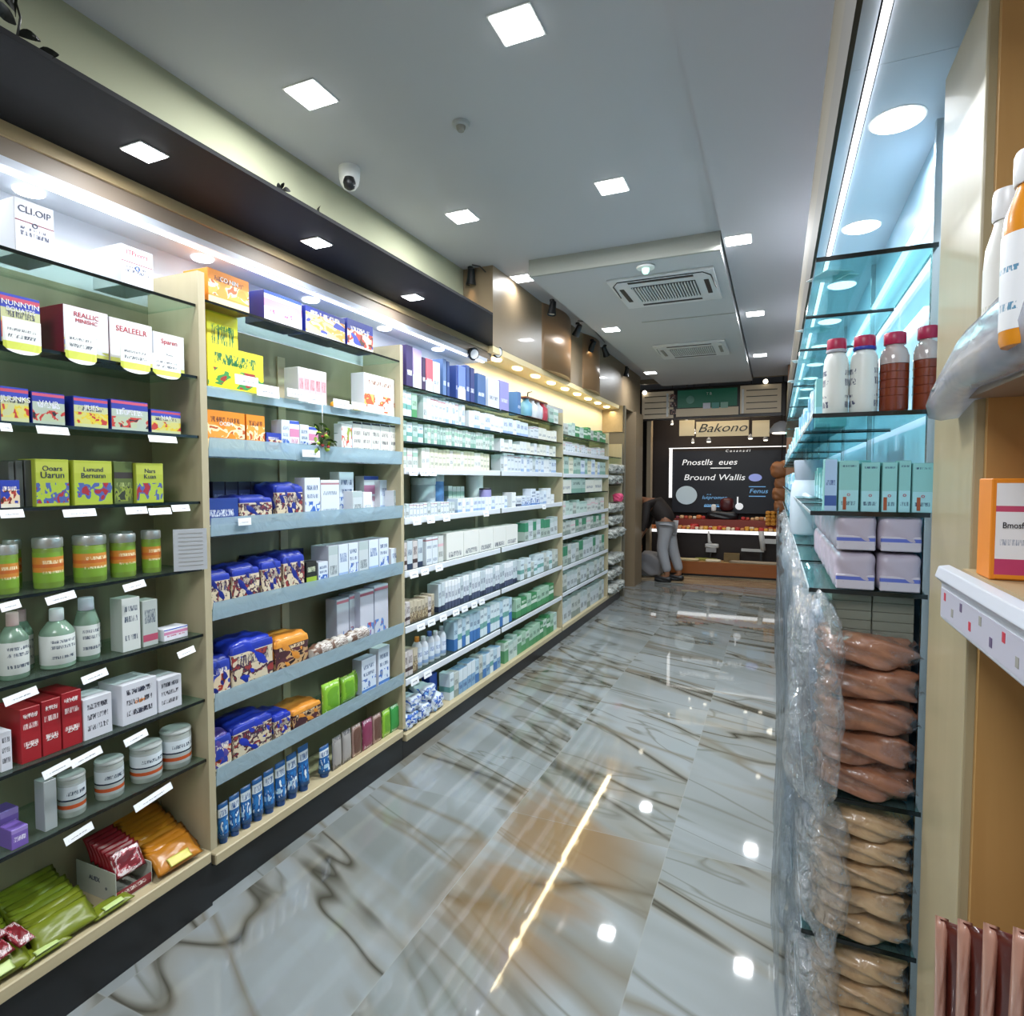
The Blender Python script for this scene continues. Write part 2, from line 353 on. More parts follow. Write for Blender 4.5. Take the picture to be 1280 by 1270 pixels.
# warm niche in the beige bulkhead
box('niche_ceiling', -1.868, -1.661, 3.522, 6.9, 2.16, 2.20, mat('niche_warm', 'E8D3A0', .5), None).name = 'trim_4'
bpy.data.objects['trim_4']['kind'] = 'structure'
for i in range(9):
    y = 3.72+i*.36
    t = lathe('niche_spotlight', [(.028, 0), (.032, .006), (.032, .012)], M_ledw, None, (-1.73, y, 2.147), sy=1.9)
    tag(t, 'warm oval light in the cream niche ceiling above far shelves, '+nth(i), 'ceiling light', 'warm lights in the niche over the far shelves')
# bright back panels behind the top of the shelving
struct('wall_left_niche_back', -1.868, -1.86, -.6, 3.52, 1.80, 2.10, M_niche)
struct('wall_left_niche_warm', -1.868, -1.86, 3.521, 6.9, 1.74, 2.16, mat('niche_back_warm', 'F1E4C4', .5))
# ceiling lights
PANEL = MATS['led_panel']
def ceil_light(px, py, z, s_, power, label):
    p = on(px, py, 2, z-.003)
    t = empty('ceiling_light', (p.x, p.y, z)); tag(t, label, 'ceiling light', 'square flush lights in the shop ceiling')
    box('bezel', -s_-.006, s_+.006, -s_-.006, s_+.006, -.004, 0, white, t)
    box('diffuser', -s_, s_, -s_, s_, -.008, -.004, PANEL, t, .002)
    lamp('AREA', 'ceiling_light_glow', (p.x, p.y, z-.02), power, COOL, s_*1.8)
for i, (px, py, z, lb) in enumerate(((646, 32, 2.7, 'square ceiling light nearest the camera, top centre of the photo'), (389, 119, 2.7, 'square ceiling light nearest the camera on the left row'),
        (765, 233, 2.7, 'square ceiling light in front of the ceiling step'), (578, 271, 2.7, 'square ceiling light above the canopy, left of the ceiling step'),
        (923, 300, 2.645, 'square ceiling light just right of the ceiling step'), (653, 348, 2.7, 'square ceiling light by the first pair of track spots'),
        (944, 392, 2.645, 'square ceiling light right of the nearer air conditioner'), (764, 412, 2.60, 'square ceiling light between the two air conditioners, left side'),
        (950, 444, 2.645, 'square ceiling light right of the farther air conditioner'), (813, 466, 2.60, 'square ceiling light farthest away, before the menu sign'))):
    ceil_light(px, py, z, .062, 2 if i == 5 else (9 if i in (1, 3) else 26 if i < 5 else (7 if i in (7, 9) else 14)), lb)
# air conditioners
def aircon(y0, y1, x0, x1, label, near):
    cx, cyy = (x0+x1)/2, (y0+y1)/2; hx_, hy = (x1-x0)/2, (y1-y0)/2
    t = empty('ceiling_air_conditioner', (cx, cyy, 2.6)); tag(t, label, 'air conditioner', 'cassette air conditioners')
    W_ = mat('aircon_white', 'D4D5D6', .5)
    box('panel', -hx_, hx_, -hy, hy, -.018, 0, W_, t, .006, 2)
    gx, gy = hx_*.62, hy*.5
    box('intake_grille', -gx, gx, -gy, gy, -.022, -.018, mat('grille_dark', '2A2B2C', .6) if near else mat('grille_grey', '8E8C84', .6), t)
    bm = bmesh.new(); n = 22
    for k in range(n):
        x = -gx+(k+.5)*2*gx/n; add_box(bm, x-gx/n*.42, x+gx/n*.42, -gy, gy, -.03, -.022)
    link('grille_slats', mesh_of(bm, 'slats'), W_, t)
    for s in (-1, 1):
        box('air_vane', -gx, gx, s*(hy*.78)-.014, s*(hy*.78)+.014, -.021, -.018, black, t)
        box('side_vane', s*hx_*.82-.014, s*hx_*.82+.014, -gy*.9, gy*.9, -.021, -.018, black if near else MATS['grille_grey'], t)
    tube('panel_seam', [(-hx_*.96, gy*.2, -.02), (-hx_*.93, -hy*.7, -.02), (-hx_*.8, -hy*.93, -.02), (hx_*.8, -hy*.93, -.02), (hx_*.93, -hy*.7, -.02), (hx_*.96, gy*.2, -.02)], .004, MATS['aircon_white'] if not near else black, t, 5)
aircon(3.78, 4.42, -1.0, -.36, 'white cassette air conditioner with dark slatted grille, nearer of two', True)
aircon(5.75, 6.4, -1.08, -.44, 'white cassette air conditioner with pale grille, farther of two', False)
# dome camera, smoke detector, sensor
p = on(432, 211, 2, 2.7); t = empty('security_camera', (p.x+.02, p.y, 2.7)); tag(t, 'white dome security camera with black lens on ceiling above canopy', 'security camera')
lathe('dome_base', [(.045, 0), (.045, -.02), (.043, -.05), (.038, -.07), (.026, -.088), (.008, -.095)][::-1], white, t)
lathe('lens', [(.008, -.03), (.022, -.02), (.027, 0), (.022, .02)], black, t, (.015, -.02, -.075))
p = on(576, 154, 2, 2.7); t = empty('smoke_detector', (p.x, p.y, 2.7)); tag(t, 'small round grey smoke detector on ceiling between front lights', 'smoke detector')
lathe('base', [(.03, -.012), (.034, -.006), (.034, 0)], mat('detector_grey', 'A9ACAC', .5), t); lathe('sensor', [(.012, -.03), (.016, -.022), (.018, -.012)], MATS['grille_grey'], t)
p = on(802, 318, 1, 3.51); t = empty('ceiling_sensor', (p.x, 3.55, 2.615)); tag(t, 'round ceiling sensor glowing pale green at the ceiling step', 'sensor')
lathe('base', [(.05, -.03), (.055, -.022), (.05, -.016)], white, t, (0, .08, 0)); lathe('sensor', [(.012, -.06), (.02, -.05), (.022, -.03)], mat('green_lamp', 'BFF5DF', .3, emit=1.2), t, (0, .08, 0))
# trailing plants behind the canopy edge
leafm = mat('dark_leaf', '14170F', .4)
def leaf_mesh(L, W):
    bm = bmesh.new(); n = 6; a = []
    for i in range(n+1):
        u = i/n; wd = W*math.sin(math.pi*min(1, u*.95+.03))**.8; b = .12*L*math.sin(u*3)
        a.append([bm.verts.new((u*L, s*wd/2, b+abs(s)*.15*wd)) for s in (-1, 0, 1)])
    for p_, q_ in zip(a, a[1:]):
        for k in (0, 1): bm.faces.new((p_[k], p_[k+1], q_[k+1], q_[k]))
    bmesh.ops.solidify(bm, geom=bm.faces[:], thickness=.0012); return mesh_of(bm, 'leaf', smooth=True)
def sprig(px, py, label, leaves, h):
    p = on(px, py, 0, -1.37); t = empty('trailing_plant', (-1.385, p.y, 2.212)); tag(t, label, 'plant')
    tube('stem', [(0, 0, 0), (.0, .008, h*.5), (0, -.005, h)], [.0028, .0022, .0012], leafm, t, 6)
    for (dy, dz, a, L, W) in leaves:
        o = link('leaf', leaf_mesh(L, W), leafm, t, (0, dy, dz)); o.rotation_euler = Vector((.25, math.cos(a), math.sin(a))).to_track_quat('X', 'Z').to_euler()
        o.rotation_euler.rotate_axis('X', 1.2)
sprig(27, 62, 'dark leafy sprig over the black canopy, top left corner', [(0, .012, .2, .04, .026), (.0, .03, 2.6, .04, .026), (0, .055, 1.9, .07, .035), (.0, .045, 1.4, .06, .008), (-.0, .10, 2.5, .06, .035), (.035, -.01, .6, .045, .026)], .10)
sprig(358, 247, 'tiny dark sprig of three leaves above the black canopy', [(0, .012, .3, .028, .018), (0, .012, 2.8, .028, .018), (0, .018, 1.4, .018, .012)], .02)
sprig(404, 272, 'single small round leaf peeking above the black canopy', [(0, .004, 1.6, .028, .024)], .012)
# track spotlights
def spotlight(px, py, label, z=2.645, x=None, aim=(-.6, .25, -.75), lit=False, drop=.06, power=5):
    t = empty('track_spotlight', on(px, py, 2, z) if x is None else on(px, py, 0, x)); tag(t, label, 'spotlight', 'black spotlights along the left wall')
    lathe('ceiling_plate', [(.018, 0), (.018, .012), (.012, .016)][::1], black, t, (0, 0, -.016+.0))
    d = Vector(aim).normalized(); q = Vector((.0, .01, -drop))
    tube('arm', [(0, 0, -.01), (.005, .003, -drop*.6), q], .004, black, t, 6)
    h = lathe('lamp_head', [(.014, -.05), (.022, -.045), (.026, .01), (.034, .05), (.031, .052), (.024, .04)], black, t, q); h.rotation_euler = d.to_track_quat('Z', 'Y').to_euler()
    l = lathe('lens', [(.02, .036), (.026, .042), (.02, .046)], M_ledw if lit else mat('lens_dull', 'CFCAC0', .2), t, q); l.rotation_euler = h.rotation_euler
    if power:
        g = t.location+q+d*.06; lamp('SPOT', 'spotlight_beam', g, power, (1, .66, .35), direction=d, spot=.9)
spotlight(588, 333, 'black ceiling spotlight, left one of the pair by the canopy end', 2.7, aim=(-.1, .1, -1), lit=False, power=1.5)
spotlight(622, 350, 'black ceiling spotlight with bright rim, right one of the pair by the canopy end', 2.7, aim=(.5, -.5, -.7), lit=True, power=0)
tube('spotlight_cable', [on(590, 331, 2, 2.68), on(600, 333, 2, 2.67), on(612, 345, 2, 2.66), on(622, 354, 2, 2.66)], .004, black); tag(bpy.data.objects['spotlight_cable'], 'black cable joining the first pair of ceiling spotlights', 'cable')
spotlight(690, 374, 'lone black spotlight hanging beside the ceiling step', 2.66, aim=(-.1, -.1, -1), power=1.5)
spotlight(722, 403, 'black spotlight with glowing mouth, first of the middle cluster', 2.66, aim=(-.5, .3, -.8), lit=True, power=2.5)
spotlight(740, 424, 'black spotlight with glowing mouth, second of the middle cluster', 2.66, aim=(-.5, .3, -.8), lit=True, power=2.5)
spotlight(756, 431, 'black spotlight turned away, last of the middle cluster', 2.66, aim=(.2, .5, -.8), power=0)
spotlight(783, 458, 'black spotlight farthest along the beige wall', 2.66, aim=(-.2, .2, -1), power=1.5)
o = tube('spotlight_cable', [on(722, 401, 2, 2.66), on(732, 402, 2, 2.655), on(744, 414, 2, 2.65), on(756, 428, 2, 2.655)], .004, black); tag(o, 'black cable joining the middle cluster of spotlights', 'cable')
for (px, py, lb) in ((590, 442, 'black clip spotlight under the canopy end, left one'), (620, 440, 'white faced clip spotlight under the canopy end, right one')):
    p = on(px, py, 0, -1.69); t = empty('clip_spotlight', p); tag(t, lb, 'spotlight')
    h = lathe('lamp_head', [(.02, -.03), (.03, -.02), (.038, .02), (.034, .024)], black, t); h.rotation_euler = Vector((.9, -.5, -.3)).to_track_quat('Z', 'Y').to_euler()
    l = lathe('lens', [(.024, .022), (.028, .028)], white, t); l.rotation_euler = h.rotation_euler
    tube('bracket', [(-.03, 0, .01), (-.03, .01, .05)] if px < 600 else [(-.02, 0, .0), (-.02, .0, .04)], .006, black, t)
# ================================================================ LEFT SHELVING
XF, XB = -1.62, -1.83
def bay(name_label, y0, y1, top, deckz, first=False, panel_x=XF):
    t = empty('shelving_unit', (0, y0, 0)); tag(t, name_label, 'shelving', 'shelving units along the left wall')
    L = y1-y0
    box('back_panel', XB-.02, XB, 0, L, .0, top-.085, M_back, t)
    box('side_panel', XB, panel_x, L-.012, L+.012, deckz, top, M_panel, t)
    if first: box('side_panel', XB, panel_x, -.012, .012, deckz, top, M_panel, t)
    box('deck', XB, panel_x+.004, .013 if first else .013, L-.013, deckz-.035, deckz, M_edge, t, .003)
    box('plinth', XB, panel_x-.01, 0, L-.002, 0, deckz-.036, M_plinth, t)
    box('back_rail', XB, XB+.006, L*.5-.02, L*.5+.02, deckz, top-.14, M_panel, t)
    return t
bay('nearest beige shelving unit at left with dark edged glass shelves', .25, 1.34, 1.98, .185, True, XF+.012)
bay('second beige shelving unit with snacks behind clear shelf rails', 1.34, 2.43, 1.98, .155)
bay('long shelving unit full of slim white medicine cartons', 2.43, 4.78, 1.90, .12)
bay('fourth shelving unit of pale green and white packs near doors', 4.78, 6.28, 1.84, .12)
bay('narrow last shelving unit hung with clear pouches by dark door', 6.28, 6.88, 1.76, .12)
def shelf(y0, y1, z, label, rail=None, m=None, xf=XF, xb=XB, group='glass shelves of the left wall', thick=.008, name='glass_shelf'):
    t = empty(name, (0, y0, z)); tag(t, label, 'shelf', group); L = y1-y0
    box('glass_panel', xb, xf-.004, .014, L-.014, -thick, 0, m or M_glass, t)
    if rail is None: box('front_edge', xf-.004, xf, .014, L-.014, -thick, 0, M_gedge, t)
    elif rail == 'acrylic':
        box('front_edge', xf-.004, xf, .014, L-.014, -thick-.002, 0, mat('rail_edge', 'C9D6DA', .2), t)
        bm = bmesh.new(); prof = [(xf, -.030), (xf+.010, -.026), (xf+.012, .0), (xf+.015, .032), (xf+.013, .032), (xf+.008, .0), (xf+.006, -.022), (xf, -.026)]
        a = [bm.verts.new((x, .016, zz)) for x, zz in prof]; b = [bm.verts.new((x, L-.016, zz)) for x, zz in prof]
        bm.faces.new(a); bm.faces.new(b[::-1])
        for i in range(len(prof)): bm.faces.new((a[i], a[(i+1) % len(prof)], b[(i+1) % len(prof)], b[i]))
        link('front_rail', mesh_of(bm, 'rail'), M_acr, t)
    elif rail == 'white': box('price_rail', xf-.004, xf+.004, .014, L-.014, -.028, .004, mat('rail_white', 'D9DEE4', .3), t, .002)
    elif rail == 'clear': box('price_rail', xf-.004, xf+.002, .014, L-.014, -.03, .002, M_acr, t)
    return t
ZA = [1.88, 1.665, 1.485, 1.285, 1.08, .875, .67, .48]
NAM = ['top', 'second', 'third', 'fourth', 'fifth', 'sixth', 'seventh', 'eighth', 'ninth']
for i, z in enumerate(ZA): shelf(.25, 1.34, z, 'clear glass shelf with black edge, %s from top in the nearest unit' % NAM[i], xf=XF+.004)
ZB = [1.905, 1.64, 1.45, 1.20, .935, .645, .405]
for i, z in enumerate(ZB): shelf(1.34, 2.43, z, 'shelf, %s from top, in the second unit of snacks' % NAM[i], None if i < 1 else ('clear' if i == 1 else 'acrylic'))
ZCC = [1.80, 1.655, 1.535, 1.405, 1.165, .91, .64, .385]
for i, z in enumerate(ZCC):
    for k, (a, b, wh) in enumerate(((2.43, 3.55, 'near'), (3.55, 4.78, 'far'))):
        shelf(a, b, z, 'shelf, %s from top, %s half of the long white carton unit' % (NAM[i], wh), [None, None, None, 'white', 'white', 'white', 'white', 'white'][i])
ZD = [1.73, 1.59, 1.40, 1.235, 1.05, .88, .62, .40]
for i, z in enumerate(ZD): shelf(4.78, 6.28, z, 'shelf, %s from top, in the fourth unit of pale green packs' % NAM[i], None if i in (0, 3) else 'white')
for i, z in enumerate((1.60, 1.3, .72)): shelf(6.28, 6.88, z, 'shelf, %s from top, in the narrow last unit' % NAM[i], None)
# ---------------------------------------------------------------- product builders (front faces +X, origin at base centre)
def carton(label, cat, group, loc, w, d, h, body, front=None, txt=None, tcol=None, tz=.72, tsize=None, rz=0, name='carton', flap=False, lean=0):
    if name == 'carton': name = 'cereal_box' if 'cereal' in label else ('medicine_box' if 'medicine' in label else ('snack_box' if 'snack' in label and ' box' in label else ('packet' if 'packet' in label else name)))
    t = empty(name, loc, rot=(0, lean, rz)); tag(t, label, cat, group)
    box('box_body', -d/2, d/2, -w/2, w/2, 0, h, body, t, .0012)
    if front: box('printed_front', d/2, d/2+.0008, -w/2+.001, w/2-.001, .001, h-.001, front, t)
    if txt:
        for k, (s, zz, sz, col) in enumerate(txt): text(t, s, sz, (d/2+.0014, 0, h*zz), col)
    return t
def simple(name, label, cat, group, loc, w, d, h, m, rz=0):
    o = box(name, -d/2, d/2, -w/2, w/2, 0, h, m, None, .0008, 1, loc, rz); tag(o, label, cat, group); return o
def bottle(label, group, loc, r, h, bodym, capm, labelm=None, name='bottle', cat='bottle', capr=.5, caph=.16, sq=1, rz=0, capshape=None, neck=.8):
    t = empty(name, loc, rz); tag(t, label, cat, group); hb = h*(1-caph)
    lathe('bottle_body', [(r*.9, 0), (r, h*.02), (r, hb*neck), (r*.93, hb*(neck+.06)), (r*(capr+.1), hb*.98), (r*capr*.9, hb)], bodym, t, sx=sq)
    lathe('cap', capshape or [(r*capr, hb), (r*capr*1.02, hb+.001), (r*capr, h-.002), (r*capr*.9, h)], capm, t)
    if labelm: lathe('label', [(r*1.012, hb*.10), (r*1.014, hb*.101), (r*1.014, hb*(neck-.03)), (r*1.012, hb*(neck-.029))], labelm, t, sx=sq)
    return t
def jar(label, group, loc, r, h, bodym, lidm, labelm=None, name='jar', lidh=.2):
    t = empty(name, loc); tag(t, label, 'jar', group); hb = h*(1-lidh)
    lathe('jar_body', [(r*.94, 0), (r, .003), (r, hb*.97), (r*.96, hb)], bodym, t)
    lathe('lid', [(r*.99, hb), (r*1.03, hb+.002), (r*1.03, h-.004), (r*.98, h)], lidm, t)
    if labelm: lathe('label', [(r*1.012, hb*.15), (r*1.015, hb*.16), (r*1.015, hb*.88), (r*1.012, hb*.89)], labelm, t)
    return t
def fitp(px0, px1, top, z, X=-1.64):
    pm_ = (px0+px1)/2; a = on(px0, top+20, 0, X); b = on(px1, top+20, 0, X); c = on(pm_, top, 0, X)
    return (a.y+b.y)/2, abs(b.y-a.y), max(.02, c.z-z)
# packaging prints
K = dict
P_red = mat('dark_red', '7E1F2E', .4); P_ink = mat('ink', '2C3350', .5); P_redink = mat('red_ink', 'B4263A', .5); P_whiteink = mat('white_ink', 'F4F4F4', .5); P_blueink = mat('blue_ink', '2E5DA8', .5)
P_ltgrey = mat('carton_white', 'E4E5EC', .5); P_navy = mat('carton_navy', '1D2C86', .4); P_yel = mat('carton_yellow', 'E6D21C', .45); P_org = mat('carton_orange', 'E88A1E', .45)
F_med = pm('print_medicine', 'E6E7F0', [(.60, .625, '7A3148')], '4B4F66', ((.36, .44), (.47, .52)))
F_baby = pm('print_cereal', 'C9CC9A', [(.72, 1, '3A49B8'), (.86, .95, 'C9506A')], '3A3D55', ((.55, .68),), (.12, .5, 'D6D07A', 'E0C93A', 'C43A35'))
F_baby2 = pm('print_cereal_blue', 'B9C5B4', [(.70, 1, '3440A8'), (.88, .97, 'D65A78')], 'E9EBF5', ((.52, .68),), (.10, .45, 'BEC9A6', 'C93C34', '2A2A33'))
F_green = pm('print_green_cereal', 'AEBA3C', [(.72, .95, 'B7C04A')], None, (), (.06, .5, 'A8BE3A', '4C5FA0', 'A32A32'))
F_cook = pm('print_cookie', '2A3FA8', [(.0, .16, 'E9E2D0')], 'F2E9DA', ((.62, .78),), (.14, .66, 'E7D2B0', 'B23A2E', '4A2A1E'))
F_cookb = pm('print_cookie_dark', 'D9CBB0', [(.80, 1, '2438A6')], '30204A', ((.5, .74),), (.10, .78, 'DCCBAC', '4A3040', '9A3A38'), big=.55)
F_orange = pm('print_orange', 'EE8E1C', [(.0, .25, 'F2D8A0')], '7A3A12', ((.7, .84),), (.3, .7, 'F2A23A', 'FBE7B8', 'C95A18'))
F_yellow = pm('print_yellow', 'F0DF1E', [], '1F6E3C', ((.6, .85),), (.08, .5, 'F0DF1E', '2F8E46', '9C2A20'))
F_pink = pm('print_pink', 'EDEAF3', [(.5, .75, 'D98AB0'), (.9, 1, '3E5CC0')], 'C0507A', ((.3, .45),))
F_red = pm('print_red_rows', 'A3222A', [], 'F2E2E0', ((.3, .38), (.62, .72), (.84, .9)), rough=.35)
F_grey3 = pm('print_three_rows', 'D9DAE2', [], '33333F', ((.2, .33), (.47, .6), (.73, .86)))
F_blue = pm('print_blue_white', 'DDE6F2', [(.0, .12, '5A86C9')], '30507E', ((.5, .6), (.7, .82)), (.15, .42, 'DDE6F2', '3A6CC0', '8A93B0'))
F_slim = [pm('slim_white', 'DCE3EA', [(.88, .93, 'B07A82')], '6B7F98', ((.1, .22), (.6, .7)), big=.6), pm('slim_blue', 'DDE7F2', [(0, .2, '9CB6DC')], '5674A8', ((.5, .75),), big=.6),
          pm('slim_grey', 'CBD3D6', [(.75, 1, 'B7C6C6')], '5B6468', ((.2, .45),), big=.6), pm('slim_plain', 'E7EBEF', [], '9AA4B4', ((.3, .42),), big=.6)]
F_mint = [pm('mint_a', 'C4D6CF', [(.8, 1, 'A9C6BC')], '5F7F78', ((.3, .5),), big=.6), pm('mint_b', 'B5CCC4', [(0, .3, '86AFA0')], '3F5F57', ((.55, .75),), big=.6), pm('mint_c', 'D3DCD6', [(.6, .8, '9CC0AE')], '6E8077', ((.2, .4),), big=.6)]
F_creamy = [pm('cream_a', 'E3E2CF', [(.78, 1, 'D4D2B4')], '7E8672', ((.2, .34), (.55, .62)), big=.6), pm('cream_b', 'E9E9DF', [], '8A93A0', ((.3, .5),), big=.6)]
F_greenw = [pm('green_a', '5C9A6C', [(.6, 1, 'C9DDD0')], '2E5B3C', ((.7, .85),), big=.7), pm('green_b', 'A9CBB4', [(0, .35, '4E9460')], '365F45', ((.5, .7),), big=.7), pm('green_c', '3F8A57', [(.4, .6, 'D6E2D6')], 'E2EEE2', ((.7, .85),), big=.7)]
F_brown = [pm('brown_a', 'C6BBA4', [(.0, .3, '6B5A44')], '3A2E26', ((.45, .7),), (.1, .5, '8C7A5C', 'C2B290', '5A3A2A')), pm('brown_b', 'CFC8C6', [(.2, .35, '4A3A3A')], '4A3838', ((.5, .8),))]
F_tubs = [pm('dkbot_a', 'D5DCE4', [(0, .25, '46506A'), (.8, 1, 'EEF1F5')], '4C5A78', ((.4, .6),), big=.6), pm('dkbot_b', 'C6D2D8', [(0, .2, '2E3A52')], '55627C', ((.5, .7),), big=.6)]
F_bluew = [pm('bluew_a', '7FA6C9', [(.5, 1, 'DCE7EE')], '2A4A80', ((.2, .35),), big=.6), pm('bluew_b', 'B9D3E2', [(0, .4, '3E74B4')], '23406E', ((.55, .7),), big=.6), pm('bluew_c', 'D6E4EA', [(.3, .5, '6FA7A0')], '3E5F78', ((.7, .8),), big=.6)]
F_pale = [pm('pale_a', 'C5CBC6', [(0, .3, '8E9A92')], '5A645E', ((.5, .7),), big=.6), pm('pale_b', 'D3D6D2', [(.6, .7, 'E0B9C0')], '6E7672', ((.2, .4),), big=.6), pm('pale_c', 'AFBDB4', [(.5, 1, '3F8A68')], '4C5650', ((.1, .3),), big=.6)]
# ---- nearest unit, shelf by shelf
def cartA(px0, px1, top, k, label, front, body, d=.12, txt=None, group=None, z=None, cat='box', X=-1.64, name='carton'):
    z = ZA[k] if z is None else z; y, w_, h = fitp(px0, px1, top, z, X)
    return carton(label, cat, group, (X-d/2, y, z), w_, d, h, body, front, txt, name=name)
cartA(18, 67, 254, 0, 'white medicine box with red emblem, alone at left on nearest top glass shelf', F_med, P_ltgrey, .11, [('CLI.OIP', .82, .022, P_ink), ('o', .60, .026, P_ink)])
cartA(151, 191, 311, 0, 'white medicine box with blue round emblem, right one on nearest top glass shelf', F_med, P_ltgrey, .12, [('ITProrrs', .84, .018, P_redink), ('o', .52, .03, P_blueink)])
cartA(0, 50, 370, 1, 'tall blue topped cereal box standing far left on second glass shelf', F_baby, P_navy, .10, [('NUNNYIN', .82, .017, P_whiteink), ('BOUATES', .70, .014, P_whiteink)])
cartA(79, 135, 386, 1, 'white box with dark red side and yellow flower, second glass shelf', pm('print_white_flower', 'E9E8EE', [(0, .16, 'D9DA70')], None, (), (.1, .42, 'E9E8EE', 'E8D53A', '4C6AC0')), P_red, .10, [('REALLIC', .84, .017, P_redink), ('MINISHC', .72, .014, P_redink), ('Poul orcv', .36, .009, P_ink)])
cartA(137, 190, 402, 1, 'white box with red lettering and small green pickle picture', pm('print_white_plain', 'EAEAEA', [(0, .12, 'D9DA70')]), P_ltgrey, .10, [('SEALEELR', .78, .021, P_redink), ('Cuorcs', .42, .009, P_ink)])
cartA(192, 230, 418, 1, 'smallest white box with red script, right end of second glass shelf', MATS['print_white_plain'], P_ltgrey, .09, [('Sparen', .78, .019, P_redink), ('Zuorc', .44, .009, P_ink)])
o = bpy.data.objects['box_body']
# curved white shelf talkers
talk = pm('talker', 'F1F3EE', [(.12, .34, 'D6DE5A')], '5A6068', ((.45, .55), (.65, .72)))
for i, (a, b, top, bot, wh) in enumerate(((6, 54, 404, 439, 'below the tall blue topped box'), (84, 123, 412, 449, 'before the box with the yellow flower'), (153, 190, 432, 463, 'before the box with the pickle picture'), (193, 228, 448, 470, 'before the smallest white box'))):
    p0, p1 = on(a, bot-6, 0, -1.6), on(b, bot, 0, -1.6); ht = on(a, top, 0, -1.6).z-on(a, bot, 0, -1.6).z
    bm = bmesh.new(); n = 10; L = p1.y-p0.y; fr = []; 
    for i2 in range(n+1):
        u = i2/n*2-1; zz = -.018*math.sqrt(max(0, 1-u*u*.98)); fr.append((u*L/2, zz))
    pts = fr+[(L/2, ht), (-L/2, ht)]
    A = [bm.verts.new((.006*(1-(y/(L/2))**2), y, z)) for y, z in pts]; B = [bm.verts.new((.006*(1-(y/(L/2))**2)-.0012, y, z)) for y, z in pts]
    bm.faces.new(A); bm.faces.new(B[::-1])
    for q in range(len(pts)): bm.faces.new((A[q], B[q], B[(q+1) % len(pts)], A[(q+1) % len(pts)]))
    o = link('shelf_talker', mesh_of(bm, 'talker'), talk, None, (-1.606, (p0.y+p1.y)/2, 1.665-.008)); tag(o, 'rounded white price card with yellow green foot '+wh, 'price card', 'rounded price cards')
for i, (a, b, top, wh) in enumerate(((0, 36, 484, 'far left'), (40, 81, 491, 'second from left'), (92, 135, 497, 'in the middle'), (139, 185, 501, 'fourth from left'), (189, 226, 513, 'lowest, at right end'))):
    cartA(a, b, top, 2, 'blue and yellow fruit cereal box, %s, third glass shelf' % wh, [F_baby, F_baby2][i % 2], P_navy, .07, [(['IJUUNKS', 'VAUR', 'JIUES', 'Srunes', 'NAR'][i], .66, .017, P_whiteink)], 'blue cereal boxes on the third shelf')
for i, (a, b, top) in enumerate(((11, 18, 577), (20, 29, 576), (31, 42, 575))):
    cartA(a, b, top, 3, 'thin dark grey carton, %s of three beside the green boxes' % ['left', 'middle', 'right'][i], None, mat('carton_slate', '4A4D48', .5), .10, None, 'thin grey cartons', X=-1.655)
cartA(0, 25, 600, 3, 'short red and blue printed box at left end, fourth shelf', F_cook, P_navy, .06, X=-1.635)
cartA(44, 86, 574, 3, 'lime green cereal box with frog bowl picture, left of fourth shelf', F_green, mat('carton_lime', 'A5B13A', .5), .07, [('Ooars', .80, .018, P_ink), ('Uarun', .66, .022, P_ink)])
cartA(92, 140, 576, 3, 'wide lime green cereal box with bowl picture, middle of fourth shelf', F_green, MATS['carton_lime'], .07, [('Lunund', .80, .017, P_ink), ('Bernann', .66, .019, P_ink)])
cartA(142, 166, 577, 3, 'dark olive carton behind between two lime boxes, fourth shelf', pm('print_olive', '5C6B35', [(.6, .75, '39302E')], 'A8B570', ((.4, .5),), (.05, .4, '5C6B35', '8C9B3A', '33382A')), mat('carton_olive', '5C6B3A', .5), .08, X=-1.65)
cartA(170, 204, 579, 3, 'lime green cereal box at right end of fourth shelf', F_green, MATS['carton_lime'], .07, [('Nars', .80, .017, P_ink), ('Kuan', .66, .018, P_ink)])
F_jar = pm('print_jar', '7FA53A', [(.35, .85, 'D08A3A'), (.5, .62, 'C76A30')], 'F3E2B8', ((.3, .38), (.62, .74)), rough=.35)
for i, (a, b, top) in enumerate(((0, 27, 681), (30, 50, 676), (49, 82, 672), (82, 98, 671), (98, 137, 669), (134, 150, 668), (146, 172, 667), (172, 188, 665), (185, 204, 663))):
    y, w_, h = fitp(a, b, top, 1.08, -1.66); back = i in (1, 3, 5, 7)
    jar('green and orange jar with silver lid, %s on fifth shelf' % (nth(i)), 'green and orange jars', (-1.668-(.062 if back else 0)-.012, y, 1.08), min(.037, w_*.52), h, mat('jar_green', '7E9A3C', .3), mat('lid_silver', 'C3C7C4', .3, .6), F_jar)
MB = mat('bottle_pale', 'B9C8B8', .35); F_lab = pm('print_label', 'D6DAD6', [], '4A5568', ((.2, .3), (.55, .66), (.75, .85)))
for i, (a, b, top, cap, wh) in enumerate(((2, 38, 766, 'D9B9B6', 'pink capped'), (42, 55, 764, 'D3B5B8', 'slender pink capped'), (55, 95, 761, 'E1E3E6', 'short spouted white capped'), (98, 126, 747, 'C9CCDA', 'tall wide capped'), (128, 140, 754, '3E8A55', 'green necked'))):
    y, w_, h = fitp(a, b, top, .875, -1.66); back = i in (1, 4)
    bottle('%s bottle with green liquid and label, %s on sixth shelf' % (wh, nth(i)), 'labelled bottles on the sixth shelf', (-1.675-(.055 if back else 0), y, .875), min(.04, max(.022, w_*.5)), h, mat('bottle_green', '7E9A86', .2), mat('cap_'+cap, cap, .4), F_lab, capr=.42 if i != 3 else .62, caph=.2, neck=.74)
cartA(152, 175, 747, 5, 'tall pale boxed bottle with white label, middle right of sixth shelf', F_lab, mat('carton_pale', 'AEB7AE', .5), .05)
